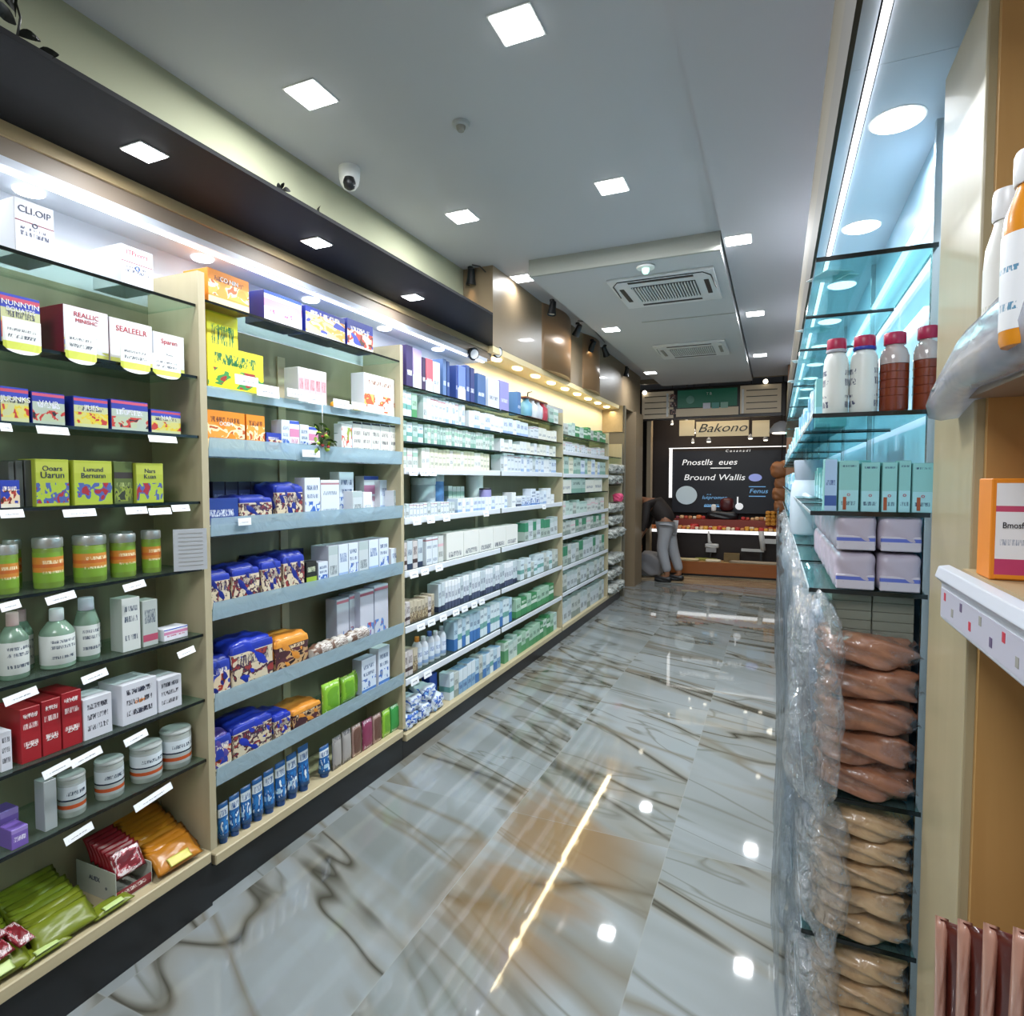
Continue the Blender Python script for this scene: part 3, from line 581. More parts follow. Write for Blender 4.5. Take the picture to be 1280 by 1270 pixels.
cartA(178, 197, 750, 5, 'tall pale box with pink lettering, sixth shelf', pm('print_palepink', 'B9C0BC', [(.1, .25, 'B8506A')], '4A5568', ((.5, .8),)), MATS['carton_pale'], .05)
cartA(205, 235, 784, 5, 'tiny purple and white box lying at right end of sixth shelf', F_pink, P_ltgrey, .05)
cartA(0, 15, 914, 6, 'white carton with three printed rows at left end, seventh shelf', F_grey3, P_ltgrey, .09)
for i, (a, b, top) in enumerate(((25, 51, 884), (52, 76, 874), (77, 102, 864))):
    cartA(a, b, top, 6, 'dark red carton with silver print, %s of three on seventh shelf' % ['left', 'middle', 'right'][i], F_red, mat('carton_red', 'A0222A', .4), .10, [('KTUS', .84, .011, P_whiteink), ('ZXS', .30, .014, P_whiteink)], 'dark red cartons')
cartA(104, 140, 870, 6, 'white carton with three rows of print right of the red ones', F_grey3, P_ltgrey, .08)
cartA(106, 136, 858, 6, 'grey carton standing behind the white one, seventh shelf', None, mat('carton_grey', '9A9B9C', .5), .06, X=-1.735)
cartA(152, 196, 851, 6, 'wide white carton with three eyewear like emblems, seventh shelf', F_grey3, P_ltgrey, .10, [('0 EEP', .78, .014, P_ink), ('0 EM', .50, .014, P_org), ('0 EO', .24, .014, P_ink)])
cartA(198, 227, 846, 6, 'white carton with three stacked words at right end, seventh shelf', F_grey3, P_ltgrey, .10)
F_cup = pm('print_cup', 'B5BDBB', [(.46, .92, 'DDE6EC'), (.40, .46, '1E2B40'), (.12, .26, 'C4562A')], '3A4A60', ((.6, .74),), rough=.2)
for i, (a, b, top, bot) in enumerate(((74, 107, 962, 1010), (121, 154, 944, 992), (166, 201, 925, 972), (204, 237, 906, 955))):
    y, w_, h = fitp(a, b, top, .48, -1.67)
    jar('clear tub with white and navy label and orange patch, %s on eighth shelf' % nth(i), 'clear tubs with navy labels', (-1.675, y, .48), min(.045, w_*.48), h*.92, mat('tub_grey', 'A8AFA9', .15), mat('tub_lid', 'BFC4C2', .25), F_cup, lidh=.08)
cartA(55, 71, 975, 7, 'clear grey packet left of the first tub, eighth shelf', None, mat('packet_grey', 'A7AFB0', .2), .04)
F_pur = pm('print_purple', '7A5FB4', [(.8, 1, '9C86CC')], 'E9E4F6', ((.35, .6),))
for i, (a, b, top) in enumerate(((0, 24, 1012), (14, 36, 1034))):
    cartA(a, b, top, 7, 'purple packet, %s on the eighth shelf' % ['behind and higher, far left', 'in front, far left'][i], F_pur, mat('carton_purple', '7A5FB4', .4), .05, X=-1.69 if i == 0 else -1.63)
# tickets
def ticket(px0, px1, py, label, X=-1.598, h=.02, tilt=.0, lean=-.35, grp='white price tickets on the left shelves'):
    a, b = on(px0, py, 0, X), on(px1, py, 0, X); c = (a+b)/2
    t = empty('price_ticket', c, rot=(tilt, lean, 0)); tag(t, label, 'price ticket', grp); L = max(.02, b.y-a.y)
    box('card', -.0008, 0, -L/2, L/2, -h/2, h/2, mat('ticket_card', 'F2F4F7', .5), t)
    box('printed_line', 0, .0006, -L*.38, L*.38, -h*.26, h*.10, M_ticket, t)
    return t
TK = [(0, 15, 534, 3), (46, 86, 538, 3), (186, 221, 549, 3), (0, 30, 642, 4), (79, 120, 641, 4), (157, 184, 638, 4), (186, 214, 639, 4), (215, 237, 635, 4), (0, 26, 757, 5), (57, 95, 747, 5), (154, 182, 732, 5),
      (222, 244, 815, 6), (102, 135, 845, 6), (4, 48, 870, 6), (155, 185, 922, 7), (88, 128, 946, 7), (53, 90, 961, 7), (167, 216, 996, 8), (80, 117, 1042, 8)]
cnt = {}
for (a, b, y, k) in TK:
    cnt[k] = cnt.get(k, 0)+1
for i, (a, b, y, k) in enumerate(TK):
    side = 'left end' if a < 40 else ('middle' if a < 150 else 'right part')
    ticket(a, b, y, 'white price ticket at photo %s under the %s glass shelf edge, nearest unit%s' % (side, NAM[k-1], ', outer' if k == 4 and a > 200 else (', inner' if k == 4 and a > 180 else (', upper' if a in (88, 102) else ''))), tilt=0 if k < 5 else .12)
# grey leaflet holder at the first partition
p = on(238, 687, 0, -1.60); t = empty('leaflet_holder', p, rot=(0, 0, -.5)); tag(t, 'grey ribbed leaflet card hanging on the edge of the first partition', 'card')
box('card', -.001, .001, -.045, .045, -.062, .062, mat('card_grey', 'B9BDC2', .5), t)
for k in range(9): box('printed_line', .001, .0016, -.032, .034, -.048+k*.012, -.0465+k*.012, MATS['grille_grey'], t)
# ---- pouches on the lowest deck of the nearest unit
ZD0 = .186
PO = mat('pouch_olive', '75801F', .32); PY = mat('pouch_amber', 'B9761C', .28); PR = mat('pouch_red', '8E1622', .3); PRp = pm('pouch_red_print', '7A2028', [(.1, .5, '9A3038')], 'F0E4E4', ((.2, .45), (.6, .85)), (.1, .9, '7A2028', 'B9505A', 'E6DADA'), rough=.3)
lime = mat('tab_lime', 'C6DC8E', .4); amberlab = mat('tab_yellow', 'D8CE62', .4)
def pouch(label, grp, loc, L, W, T, m, tilt, rz=0, seed=0, tab=None, crimp=.12):
    # stands on its long crimped end, leaning back: the pouch's length runs up and back from the shelf front
    t = empty('pouch', loc, rot=(0, tilt, rz)); tag(t, label, 'pouch', grp)
    pillow('pouch_body', L, W, T, m, t, (-L/2, 0, 0), seed=seed, crimp=crimp)
    if tab: pillow('label_tab', L*.34, W*.5, .004, tab, t, (-L*.22, 0, T*.93), seed=3, crimp=.02)
    return t
for c_, (yc, wd) in enumerate(((.76, .15), (.915, .15))):
    for i in range(9):
        pouch('olive green pouch shingled in the %s row, %s from the front, lowest deck' % (['left', 'right'][c_], ORD[i].replace('leftmost', 'first')), 'olive green pouches on the lowest deck', (-1.622-.019*i, yc+.006*(i % 3), ZD0+.006+.005*i), .075, wd, .020, PO, .62, rz=.03*(i % 3-1), seed=i % 3, tab=lime if (i+c_) % 3 == 0 else None, crimp=.08)
for i, (x, y) in enumerate(((-1.60, .865), (-1.602, 1.03))):
    pouch('olive green pouch lying at the deck front, %s' % ['left of its fellow', 'before the pale display box'][i], 'olive green pouches by the display box', (x-.01, y, ZD0+.002), .05, .11, .018, PO, .15, seed=i, tab=lime)
for i in range(9):
    y = .66+(i % 5)*.042; z = ZD0+.035+(i//5)*.028
    pouch('small red and white wrapped bar, %s, %s row at left end of lowest deck' % (ORD[i % 5] if i % 5 else 'leftmost', 'front' if i < 5 else 'upper'), 'red wrapped bars on the lowest deck', (-1.628-(i//5)*.03, y, z+.012), .075, .038, .022, PRp, .35, rz=.15, seed=i % 3)
# white display box with red pouches
yb0, yb1 = 1.05, 1.155
t = empty('display_box', (-1.64, (yb0+yb1)/2, ZD0), rot=(0, 0, 0)); tag(t, 'pale open display box holding dark red pouches on the lowest deck', 'box')
wbx = mat('display_white', 'B6B9AE', .5); hw = (yb1-yb0)/2
box('side_wall', -.17, 0, -hw, -hw+.002, 0, .085, wbx, t); box('side_wall', -.17, 0, hw-.002, hw, 0, .06, wbx, t)
box('bottom', -.17, 0, -hw+.0021, hw-.0021, 0, .002, wbx, t); box('front_wall', -.002, 0, -hw+.0021, hw-.0021, .0021, .03, pm('display_red', '8A3038', [(.0, .35, '6E2028')], 'E8E0DC', ((.4, .8),)), t)
text(t, 'AUEX', .018, (-.09, -hw-.0006, .05), P_ink, rot=(math.pi/2, 0, 0)); text(t, 'o', .016, (-.04, -hw-.0006, .035), P_ink, rot=(math.pi/2, 0, 0))
for i in range(7):
    pouch('dark red pouch in the pale display box, %s from the front' % ORD[i].replace('leftmost', 'first'), 'dark red pouches in the display box', (-1.655-.018*i, (yb0+yb1)/2, ZD0+.055+.004*i), .07, .088, .012, PR if i else PRp, 1.05, seed=i % 2)
for i in range(10):
    pouch('amber yellow pouch shingled right of the display box, %s from the front' % ORD[i].replace('leftmost', 'first'), 'amber pouches on the lowest deck', (-1.618-.018*i, 1.237+.008*(i % 3-1), ZD0+.006+.007*i), .085, .145, .021, PY, .62, rz=.05*(i % 3-1), seed=i % 3, tab=amberlab if (i % 3 != 1) else None, crimp=.08)
# ================================================================ SECOND UNIT (snacks)
def cartB(px0, px1, top, k, label, front, body, d=.10, txt=None, group=None, z=None, X=-1.65, name='carton', cat='box'):
    z = ZB[k] if z is None else z; y, w_, h = fitp(px0, px1, top, z, X)
    return carton(label, cat, group, (X-d/2, y, z), w_, d, h, body, front, txt, name=name)
def bagB(px0, px1, top, k, label, front, m2, group, seed=0, z=None, X=-1.645, d=.13):
    """gusseted snack bag: printed upright front part, bulging top"""
    z = ZB[k] if z is None else z; y, w_, h = fitp(px0, px1, top, z, X)
    t = empty('snack_bag', (X-d/2, y, z)); tag(t, label, 'snack bag', group)
    soft('bag_body', d, w_, h, m2, t, seed=seed, wr=.05, r=.30)
    soft('printed_front', .02, w_*.97, h*.90, front, t, (d/2-.009, 0, h*.01), seed=seed, wr=.02, r=.16)
    return t
cartB(260, 311, 343, 0, 'orange and yellow snack box at left on the snack unit top shelf', F_orange, P_org, .11, [('CO NIN', .78, .02, P_whiteink)])
cartB(330, 377, 370, 0, 'white box with pink band and blue end on the snack unit top shelf', F_pink, P_navy, .09)
cartB(382, 431, 390, 0, 'blue box with heap of yellow biscuits, top shelf', pm('print_biscuit', '2B3C9C', [(0, .2, 'E9E6F0')], 'F0E6D8', ((.75, .9),), (.1, .8, 'E8C888', 'D9903A', 'E9D9C0')), P_navy, .09)
cartB(434, 466, 403, 0, 'small blue box with brown oval picture at right end, top shelf', F_cook, P_navy, .08)
cartB(258, 297, 392, 1, 'tall bright yellow box behind at left, second shelf of snacks', F_yellow, P_yel, .07, [('CATUE', .80, .018, mat('green_ink', '1F7A3A', .5))], X=-1.70)
cartB(259, 329, 437, 1, 'wide bright yellow box with green leaf print, second shelf of snacks', F_yellow, P_yel, .07, [('Ileurgn', .66, .022, MATS['green_ink'])])
for i in range(5):
    cartB(373+i*7, 380+i*7, 459+i*1.5, 1, 'narrow white box with red spine, %s of five, second snack shelf' % ['leftmost', 'second', 'third', 'fourth', 'rightmost'][i], pm('print_redspine', 'E6E3E4', [(.1, .8, 'D9B6BC')], 'A04858', ((.4, .7),), big=.6), P_ltgrey, .07, None, 'narrow white boxes on the second snack shelf')
cartB(455, 493, 470, 1, 'cream box with grey side and fruit picture, right end second snack shelf', pm('print_fruit', 'EDE9DC', [], '8A5A48', ((.75, .85),), (.08, .5, 'EDE9DC', 'D9603A', 'E9C06A')), P_ltgrey, .07)
def fruit(px, py, r, col, label, X=-1.66):
    p = on(px, py, 0, X); o = lathe('packed_fruit', [(r*math.sin(math.pi*q/8)+.0004, -r*math.cos(math.pi*q/8)) for q in range(9)], mat('fruit_'+col, col, .35), None, p, 12); tag(o, label, 'fruit', None); return o
for i, (px, py, c, lb) in enumerate(((417, 483, 'E8A02A', 'orange round sweet left of the flower heap'), (428, 482, 'D9503A', 'red round sweet in the heap on second snack shelf'), (436, 480, 'F0EAE0', 'white round sweet in the heap on second snack shelf'), (446, 486, 'EDD75A', 'yellow round sweet right of the heap'))):
    p = on(px, py, 0, -1.67); r = .016; o = fruit(px, py, r, c, lb, -1.67); o.location.z = ZB[1]+r*(1 if i % 2 == 0 else 1)
cartB(257, 306, 514, 2, 'orange snack packet with large print, left of third snack shelf', F_orange, P_org, .08, [('OOEM', .66, .018, P_whiteink)])
cartB(308, 331, 519, 2, 'narrow orange packet with a cream top, third snack shelf', F_orange, P_org, .06)
cartB(333, 352, 541, 2, 'low blue packet beside the orange ones, third snack shelf', F_cook, P_navy, .05)
for i, (a, b, top, f) in enumerate(((352, 362, 525, F_blue), (362, 374, 526, F_pink), (375, 386, 531, F_blue), (386, 398, 534, F_pink))):
    cartB(a, b, top, 2, 'small %s box, %s of four on third snack shelf' % (['blue white', 'pink white'][i % 2], ['leftmost', 'second', 'third', 'rightmost'][i]), f, P_ltgrey, .05)
# leafy bunch hanging by a cord from the second shelf
p = on(398, 530, 0, -1.62); t = empty('artificial_fruit_bunch', (-1.60, p.y, ZB[2]+.004)); tag(t, 'hanging bunch of green leaves and red berries before third snack shelf', 'decoration')
R_ = random.Random(5)
gl = mat('leaf_green', '3E5A24', .4); gl2 = mat('leaf_lime', '9FBE3A', .4); bry = mat('berry_red', '9E2A2E', .3)
for k in range(26):
    a = R_.uniform(0, 6.28); L = R_.uniform(.02, .04); o = link('leaf', leaf_mesh(round(L, 2), .014) if False else CACHE.setdefault(('leafb', k % 3), leaf_mesh(.026+.005*(k % 3), .014)), gl if k % 3 else gl2, t, (R_.uniform(-.012, .012), R_.uniform(-.035, .035), R_.uniform(.012, .10)))
    o.data.materials.clear() if not o.data.materials else None
    if not o.data.materials: o.data.materials.append(gl if k % 3 else gl2)
    o.rotation_euler = (R_.uniform(-1, 1), R_.uniform(-1, 1), a)
for k in range(9): lathe('berry', [(.001, -.006), (.005, -.004), (.007, 0), (.005, .004), (.001, .006)], bry if k % 2 else gl2, t, (R_.uniform(0, .018), R_.uniform(-.035, .035), R_.uniform(.01, .09)), 8)
tube('cord', [(0, 0, .09), (0, 0, .19)], .001, P_whiteink, t, 5)
for i in range(5):
    cartB(441+i*11.6, 452+i*11.6, 527+i*1.2, 2, 'white carton with black top and blocks, %s of five, third snack shelf' % ['leftmost', 'second', 'third', 'fourth', 'rightmost'][i], pm('print_blocks', 'E4E1D8', [(.94, 1, '2A2A2E')], '4A4A52', ((.14, .26), (.4, .5), (.62, .74)), big=.7), P_ltgrey, .08, None, 'white cartons with black tops')
cartB(427, 440, 530, 2, 'white packet with small coloured flowers beside the leafy bunch', pm('print_floral', 'E9E9E6', [], None, (), (.1, .9, 'E9E9E6', 'C9503A', '8FA63A')), P_ltgrey, .04)
# shelf 4
for i in range(5):
    cartB(266+i*16, 281+i*16, 602, 3, 'dark navy packet in the rear row of the fourth snack shelf, %s' % nth(i), pm('print_navydark', '1A2150', [(.8, 1, '141430')], '6A72A0', ((.4, .7),)), mat('navy_dark', '151A44', .4), .05, None, 'dark navy packets in the rear row', X=-1.75)
cartB(256, 298, 623, 3, 'blue box with white oval emblem, left end of fourth snack shelf', pm('print_oval', '24408E', [(.0, .06, 'DDE3EE')], 'DDE3EE', ((.35, .6),)), P_navy, .08)
bagB(299, 341, 619, 3, 'blue biscuit bag beside the oval emblem box, fourth snack shelf', F_cookb, P_navy, 'blue biscuit bags of the fourth snack shelf', 1)
bagB(345, 379, 603, 3, 'taller blue biscuit bag in the middle of fourth snack shelf', F_cookb, P_navy, 'blue biscuit bags of the fourth snack shelf', 2)
for i, (a, b, top, X) in enumerate(((381, 400, 597, -1.65), (401, 424, 600, -1.66), (424, 442, 590, -1.70), (441, 453, 614, -1.65), (454, 465, 615, -1.65), (455, 473, 595, -1.73), (475, 490, 600, -1.70), (492, 502, 613, -1.65))):
    cartB(a, b, top, 3, 'white and blue medicine carton, %s in the white group, fourth snack shelf' % nth(i), [F_blue, F_slim[0], F_blue, F_slim[2], F_slim[3], F_pink, F_slim[1], F_slim[2]][i], P_ltgrey, .05, X=X)
# shelf 5
for i, (a, b, top) in enumerate(((256, 288, 714), (290, 325, 706), (327, 352, 698), (354, 381, 690))):
    bagB(a, b, top, 4, 'blue topped biscuit bag, %s on the fifth snack shelf' % nth(i), F_cookb, P_navy, 'blue biscuit bags on the fifth snack shelf', i)
cartB(309, 380, 690, 4, 'long navy carton behind the biscuit bags, fifth snack shelf', None, MATS['navy_dark'], .04, X=-1.78)
cartB(383, 396, 702, 4, 'small black and lime packet, fifth snack shelf', pm('print_blacklime', '2A2C28', [(.0, .4, '9DB83A')], 'D9E2C0', ((.6, .8),)), black, .04)
for i in range(7):
    a = 398+i*12.6; cartB(a, a+12, 684-i*1.9 if i else 702, 4, 'grey white carton in the close set row, %s, fifth snack shelf' % nth(i), [F_blue, F_slim[2], F_slim[1]][i % 3], mat('carton_silver', 'B4B8C4', .4), .09, None, 'grey white cartons in a close row')
cartB(489, 501, 685, 4, 'small white carton at right end of fifth snack shelf', F_slim[1], P_ltgrey, .04)
# shelf 6
bagB(256, 288, 822, 5, 'small purple and cream biscuit bag, left end of sixth snack shelf', F_cook, P_navy, None, 4)
bagB(289, 342, 797, 5, 'large blue biscuit bag with cookies on front, sixth snack shelf', F_cookb, mat('bag_blue', '2338B0', .3), None, 5)
bagB(344, 386, 793, 5, 'orange topped biscuit bag with dark front, sixth snack shelf', pm('print_brownorange', '4A2A30', [(.78, 1, 'E89A3A')], 'E9D0A8', ((.66, .76),), (.05, .66, '5A3038', 'C9A070', '2A1A20')), mat('bag_orange', 'E0923A', .3), None, 6)
def roll(a, b, py, r, k, label, m, X=-1.66):
    z = ZB[k]; p0, p1 = on(a, py, 0, X), on(b, py, 0, X); L = p1.y-p0.y
    t = empty('pastry_roll', (X, (p0.y+p1.y)/2, z)); tag(t, label, 'roll', 'wrapped rolls on the sixth snack shelf')
    prof = [(.002, -L/2)]+[(r*(.86+.14*math.cos(q*2.1))*(1 if 0 < q < 10 else .5), -L/2+L*q/10) for q in range(11)]+[(.002, L/2)]
    o = lathe('roll_body', prof, m, t, (0, 0, r), rot=(-math.pi/2, 0, 0)); return t
F_roll = pm('print_roll', 'D9D4CC', [(0, .35, '7A5A4A')], '6A5448', ((.1, .9),), (.0, .5, 'D9D4CC', 'A89888', '5A4038'), rough=.3)
roll(388, 410, 812, .033, 5, 'short white patterned roll at left of the brown ones', F_roll, -1.64)
roll(402, 430, 797, .033, 5, 'white and brown wrapped roll in the middle', F_roll, -1.645)
roll(431, 457, 788, .033, 5, 'white and brown wrapped roll at the right', F_roll, -1.65)
for i, (a, b, top) in enumerate(((421, 436, 748), (437, 449, 742), (450, 467, 738), (468, 485, 731))):
    cartB(a, b, top, 5, 'tall white blue carton with flowers at foot, %s of four, sixth snack shelf' % ['leftmost', 'second', 'third', 'rightmost'][i], pm('print_tall', 'C9CBD6', [(.9, .96, 'C9788A')], None, (), (.02, .3, 'C9CBD6', '5A86C9', 'B04A58')), mat('carton_lilac', 'B4B8CA', .45), .06, X=-1.70 if i < 2 else -1.67)
# shelf 7
bagB(257, 290, 918, 6, 'small purple biscuit bag at left end of seventh snack shelf', F_cook, mat('bag_purple', '5A4A9A', .3), None, 7)
bagB(291, 341, 897, 6, 'large blue bag with nut picture, left on seventh snack shelf', F_cookb, MATS['bag_blue'], None, 8)
bagB(343, 364, 890, 6, 'narrow blue bag between the large ones, seventh snack shelf', F_cookb, MATS['bag_blue'], None, 9)
bagB(366, 402, 880, 6, 'orange topped brown bag, seventh snack shelf', MATS['print_brownorange'], MATS['bag_orange'], None, 10)
def stand_pouch(a, b, top, z, label, m, grp=None, X=-1.66, seed=0, T=.03, tab=None):
    y, w_, h = fitp(a, b, top, z, X); t = empty('pouch', (X, y, z), rot=(0, 0, 0)); tag(t, label, 'pouch', grp)
    pillow('pouch_body', h, w_, T, m, t, (0, 0, h/2), (0, math.pi/2-.02, 0), seed=seed, crimp=.10, wr=.06)
    if tab: box('printed_patch', .0, .004, -w_*.28, w_*.28, h*.25, h*.6, tab, t, .001)
    return t
F_lime = pm('print_limepack', '8FC43A', [(.9, 1, '6FA82E')], 'E6F2C9', ((.7, .8),), (.15, .6, '8FC43A', 'C9DE7A', '4A8A3A'), rough=.3)
for i, (a, b, top) in enumerate(((398, 421, 851), (421, 440, 843), (437, 451, 835))):
    stand_pouch(a, b, top, ZB[6], 'bright lime green pouch, %s of three on seventh snack shelf' % ['left', 'middle', 'right'][i], F_lime, 'bright lime green pouches', X=-1.66-.02*i, seed=i)
cartB(452, 470, 822, 6, 'white carton with blue emblem beside the lime pouches', F_blue, MATS['carton_lilac'], .05)
cartB(473, 487, 808, 6, 'tall white carton with blue stripes, right end of seventh snack shelf', F_blue, P_ltgrey, .05)
# lowest deck: blue tubes
F_tube = pm('print_tube', '1F5FA0', [(.62, .86, 'D9E2E6'), (.2, .34, 'A9CBE0')], '1A4A86', ((.64, .8),), (.1, .55, '2A7AC0', '1A4A8A', 'E6F0F4'), rough=.3)
def tubeB(a, b, top, label, grp, z=.155, X=-1.655):
    y, w_, h = fitp(a, b, top, z, X); t = empty('tube', (X, y, z)); tag(t, label, 'tube', grp); r = w_/2
    bm = bmesh.new(); n = 14; rings = []
    for q in range(7):
        u = q/6; ry = r*(.86+.14*u); rx = r*.8*(1-u)+.0015
        rings.append([bm.verts.new((rx*math.cos(2*math.pi*i/n), ry*math.sin(2*math.pi*i/n), h*(.14+.86*u))) for i in range(n)])
    for A, B in zip(rings, rings[1:]):
        for i in range(n): bm.faces.new((A[i], A[(i+1) % n], B[(i+1) % n], B[i]))
    bm.faces.new(rings[0][::-1]); bm.faces.new(rings[-1])
    link('tube_body', mesh_of(bm, 'tube', smooth=True), F_tube, t); lathe('cap', [(r*.62, 0), (r*.66, h*.135), (r*.6, h*.14)], mat('tube_cap', '174B8C', .3), t, seg=14)
for i in range(8):
    a = 272+i*14.3; tubeB(a, a+13, 1003-i*10.2, 'blue and white tube standing on its cap, %s, lowest snack deck' % nth(i), 'blue tubes on the lowest deck')
tubeB(399, 411, 932, 'single blue tube standing apart right of the tube row', None)
for i, (a, b, top, m, lb) in enumerate(((413, 424, 920, pm('print_greypack', 'A9A4A0', [(0, .4, '3E5AA0')], '3A3A48', ((.5, .8),), big=.6), 'grey and blue slim pouch'), (425, 436, 912, MATS['print_greypack'], 'second grey and blue slim pouch'), (437, 449, 905, pm('print_pinkbrown', '6A4A3E', [(.5, .8, 'A98A80')], 'E6D9D0', ((.55, .7),), (.1, .5, '7A5040', 'C98A90', '4A302A')), 'brown and pink slim pouch'), (450, 463, 898, pm('print_magenta', '8A3A58', [], 'EAD9E0', ((.6, .8),), (.1, .6, '8A3A58', 'C9A0B0', '5A3A30')), 'magenta slim pouch'), (463, 474, 892, MATS['print_pinkbrown'], 'brown slim pouch right of the magenta one'), (475, 485, 886, F_lime, 'green and white slim pouch'), (485, 497, 880, pm('print_green2', '3E9A4A', [], 'E6F2E0', ((.55, .75),), (.1, .5, '3E9A4A', '8AC05A', 'E6F2E0')), 'bright green slim pouch at right end'))):
    stand_pouch(a, b, top, .155, lb+', lowest snack deck', m, None, seed=i, T=.02)
# price cards along the snack shelves
for i, (a, b, y, h, lb) in enumerate(((294, 323, 476, .032, 'wide white price card, first under the second snack shelf'), (321, 349, 489, .040, 'white hanging price card lower than its neighbours, second snack shelf'), (359, 384, 492, .030, 'white price card, third along the second snack shelf'), (385, 404, 499, .036, 'grey white price card, fourth along the second snack shelf'), (417, 437, 505, .034, 'white price card with bold print, fifth along the second snack shelf'), (440, 458, 508, .030, 'white price card, sixth along the second snack shelf'), (460, 480, 510, .022, 'slanted white price card at the right of the second snack shelf'), (378, 400, 567, .026, 'white price card on the third clear snack rail'), (298, 314, 652, .024, 'small rounded price card hooked on the fourth clear snack rail'))):
    ticket(a, b, y, lb, X=-1.600 if i < 7 else -1.598, h=h, lean=-.05, grp='price cards along the snack shelves')
# ================================================================ LONG UNIT OF WHITE CARTONS
UID = [0]
def row(y0, y1, z, hs, ws, mats, what, where, grp, X=-1.645, d=.07, gap=.004, seed=1, body=None, jit=.0, maxn=400):
    R = random.Random(seed); y = y0; i = 0
    h0 = hs[0]; wq = ws
    while y < y1-.015 and i < maxn:
        wd = R.choice(wq); hh = R.choice(hs); mm = R.choice(mats) if isinstance(mats, list) else mats
        if y+wd > y1: break
        UID[0] += 1
        simple({'box': 'box', 'packet': 'packet', 'pack': 'pack', 'foot': 'tube_box', 'top': 'packet', 'hint': 'box'}.get(what.split()[-1], 'medicine_carton' if 'slim' in what else 'carton'), '%s, %s, %s' % (what, nth(i), where), 'box', grp, (X-d/2-R.uniform(0, jit), y+wd/2, z+.0005), wd-gap, d, hh, mm)
        y += wd; i += 1
    return i
Y1, Y2 = 2.455, 4.76
# top shelf: individual packs
TOPC = [(509, 517, 432, '33285A', 'dark violet box at left'), (518, 528, 437, 'B9A6DC', 'mauve box'), (529, 533, 447, '3A2A50', 'thin dark box'), (534, 542, 449, 'C9606E', 'rose red topped box'), (543, 551, 453, 'DDE6EE', 'white box'), (555, 559, 449, '5A78A8', 'slim steel blue box'), (560, 563, 452, '2C4A86', 'slim navy box'), (571, 573, 457, '2A4488', 'thin navy box'), (574, 583, 458, '6C86DA', 'periwinkle box'), (584, 588, 457, '33508E', 'slim blue box'), (589, 594, 460, '2A3A78', 'dark blue box'), (598, 608, 468, '4A6CA0', 'blue jar shaped box'), (611, 625, 474, 'D9DEE8', 'wide pale box'), (626, 637, 477, '9A98D4', 'lavender box'), (648, 652, 490, '4A78AE', 'slim blue box by the gift set')]
for i, (a, b, top, c, lb) in enumerate(TOPC):
    y, w_, h = fitp(a, b, top, 1.80, -1.65)
    m = pm('top_'+c, c, [(.0, .36, 'DDE3EE')] if i in (1, 3, 8) else [], 'E9EDF5' if i not in (4, 12) else '6A7488', ((.3, .42),), big=.7)
    simple('carton', lb+', top shelf of the long white unit', 'box', None, (-1.69, y, 1.801), w_, .07, h, m)
p0, p1 = on(660, 500, 0, -1.65), on(686, 505, 0, -1.65); t = empty('gift_set', (-1.69, (p0.y+p1.y)/2, 1.801)); tag(t, 'gift set of bottles under a brown handle, top shelf', 'gift set'); L = (p1.y-p0.y)
box('tray', -.04, .04, -L/2, L/2, 0, .012, mat('gift_brown', '6A3A28', .4), t)
for k, c in enumerate(('6FA6BE', 'D9DDE2', 'C9CED6', 'B8404E')): lathe('bottle', [(.9*L/9, .012), (L/9, .03), (L/9, .10), (L/18, .125), (L/18, .14)], mat('gift_'+c, c, .3), t, (0, -L/2+L*(k+.5)/4, 0), 12)
box('band', -.03, .03, -L/2, L/2, .141, .153, MATS['gift_brown'], t); tube('handle', [(0, -L*.3, .15), (0, -L*.28, .19), (0, -L*.1, .21)], .005, black, t, 6)
simple('carton', 'large flat grey box beside the gift set, top shelf', 'box', None, (-1.70, on(697, 520, 0, -1.65).y, 1.801), .40, .06, .15, mat('box_grey', 'A8ACB0', .5))
row(4.52, 4.76, 1.80, [.12], [.11], F_mint, 'tall pale green box', 'right end of top shelf', None)
row(2.46, 2.62, 1.655, [.125, .12], [.05, .045], [F_greenw[1], F_bluew[2]], 'blue green box', 'second shelf, near end', None)
row(2.66, 3.14, 1.655, [.118, .122], [.036, .04], F_slim, 'slim white carton', 'second shelf of long unit, near half', 'slim white cartons on the second shelf')
row(3.16, 4.1, 1.655, [.10, .105], [.065, .08], [F_creamy[1], F_slim[3], F_slim[1]], 'white carton', 'second shelf of long unit, middle', 'white cartons on the second shelf')
row(4.12, 4.74, 1.655, [.08, .09], [.07, .10], [F_creamy[1], F_slim[0]], 'low white carton', 'second shelf of long unit, far end', None)
row(2.46, 2.66, 1.535, [.10, .095], [.05], [F_greenw[0], F_mint[1], F_bluew[2]], 'green tinted carton', 'third shelf, near end', None)
row(2.67, 3.52, 1.535, [.095, .10], [.030, .034], F_mint, 'slim mint carton', 'third shelf of long unit', 'slim mint cartons on the third shelf')
row(3.6, 4.74, 1.535, [.085, .06], [.06, .075], [F_creamy[0], F_slim[3], F_creamy[1]], 'cream carton', 'third shelf of long unit, far half', None)
row(2.46, 2.62, 1.405, [.10], [.05], [F_greenw[1], F_mint[2], F_pale[1]], 'green headed carton', 'fourth shelf, near end', None)
row(2.64, 3.45, 1.405, [.105, .11], [.040, .044], F_creamy, 'cream white carton', 'fourth shelf of long unit', 'cream white cartons on the fourth shelf')
row(3.60, 4.74, 1.405, [.11, .12], [.055, .06], F_slim, 'white blue carton', 'fourth shelf of long unit, far half', 'white blue cartons of the fourth shelf')
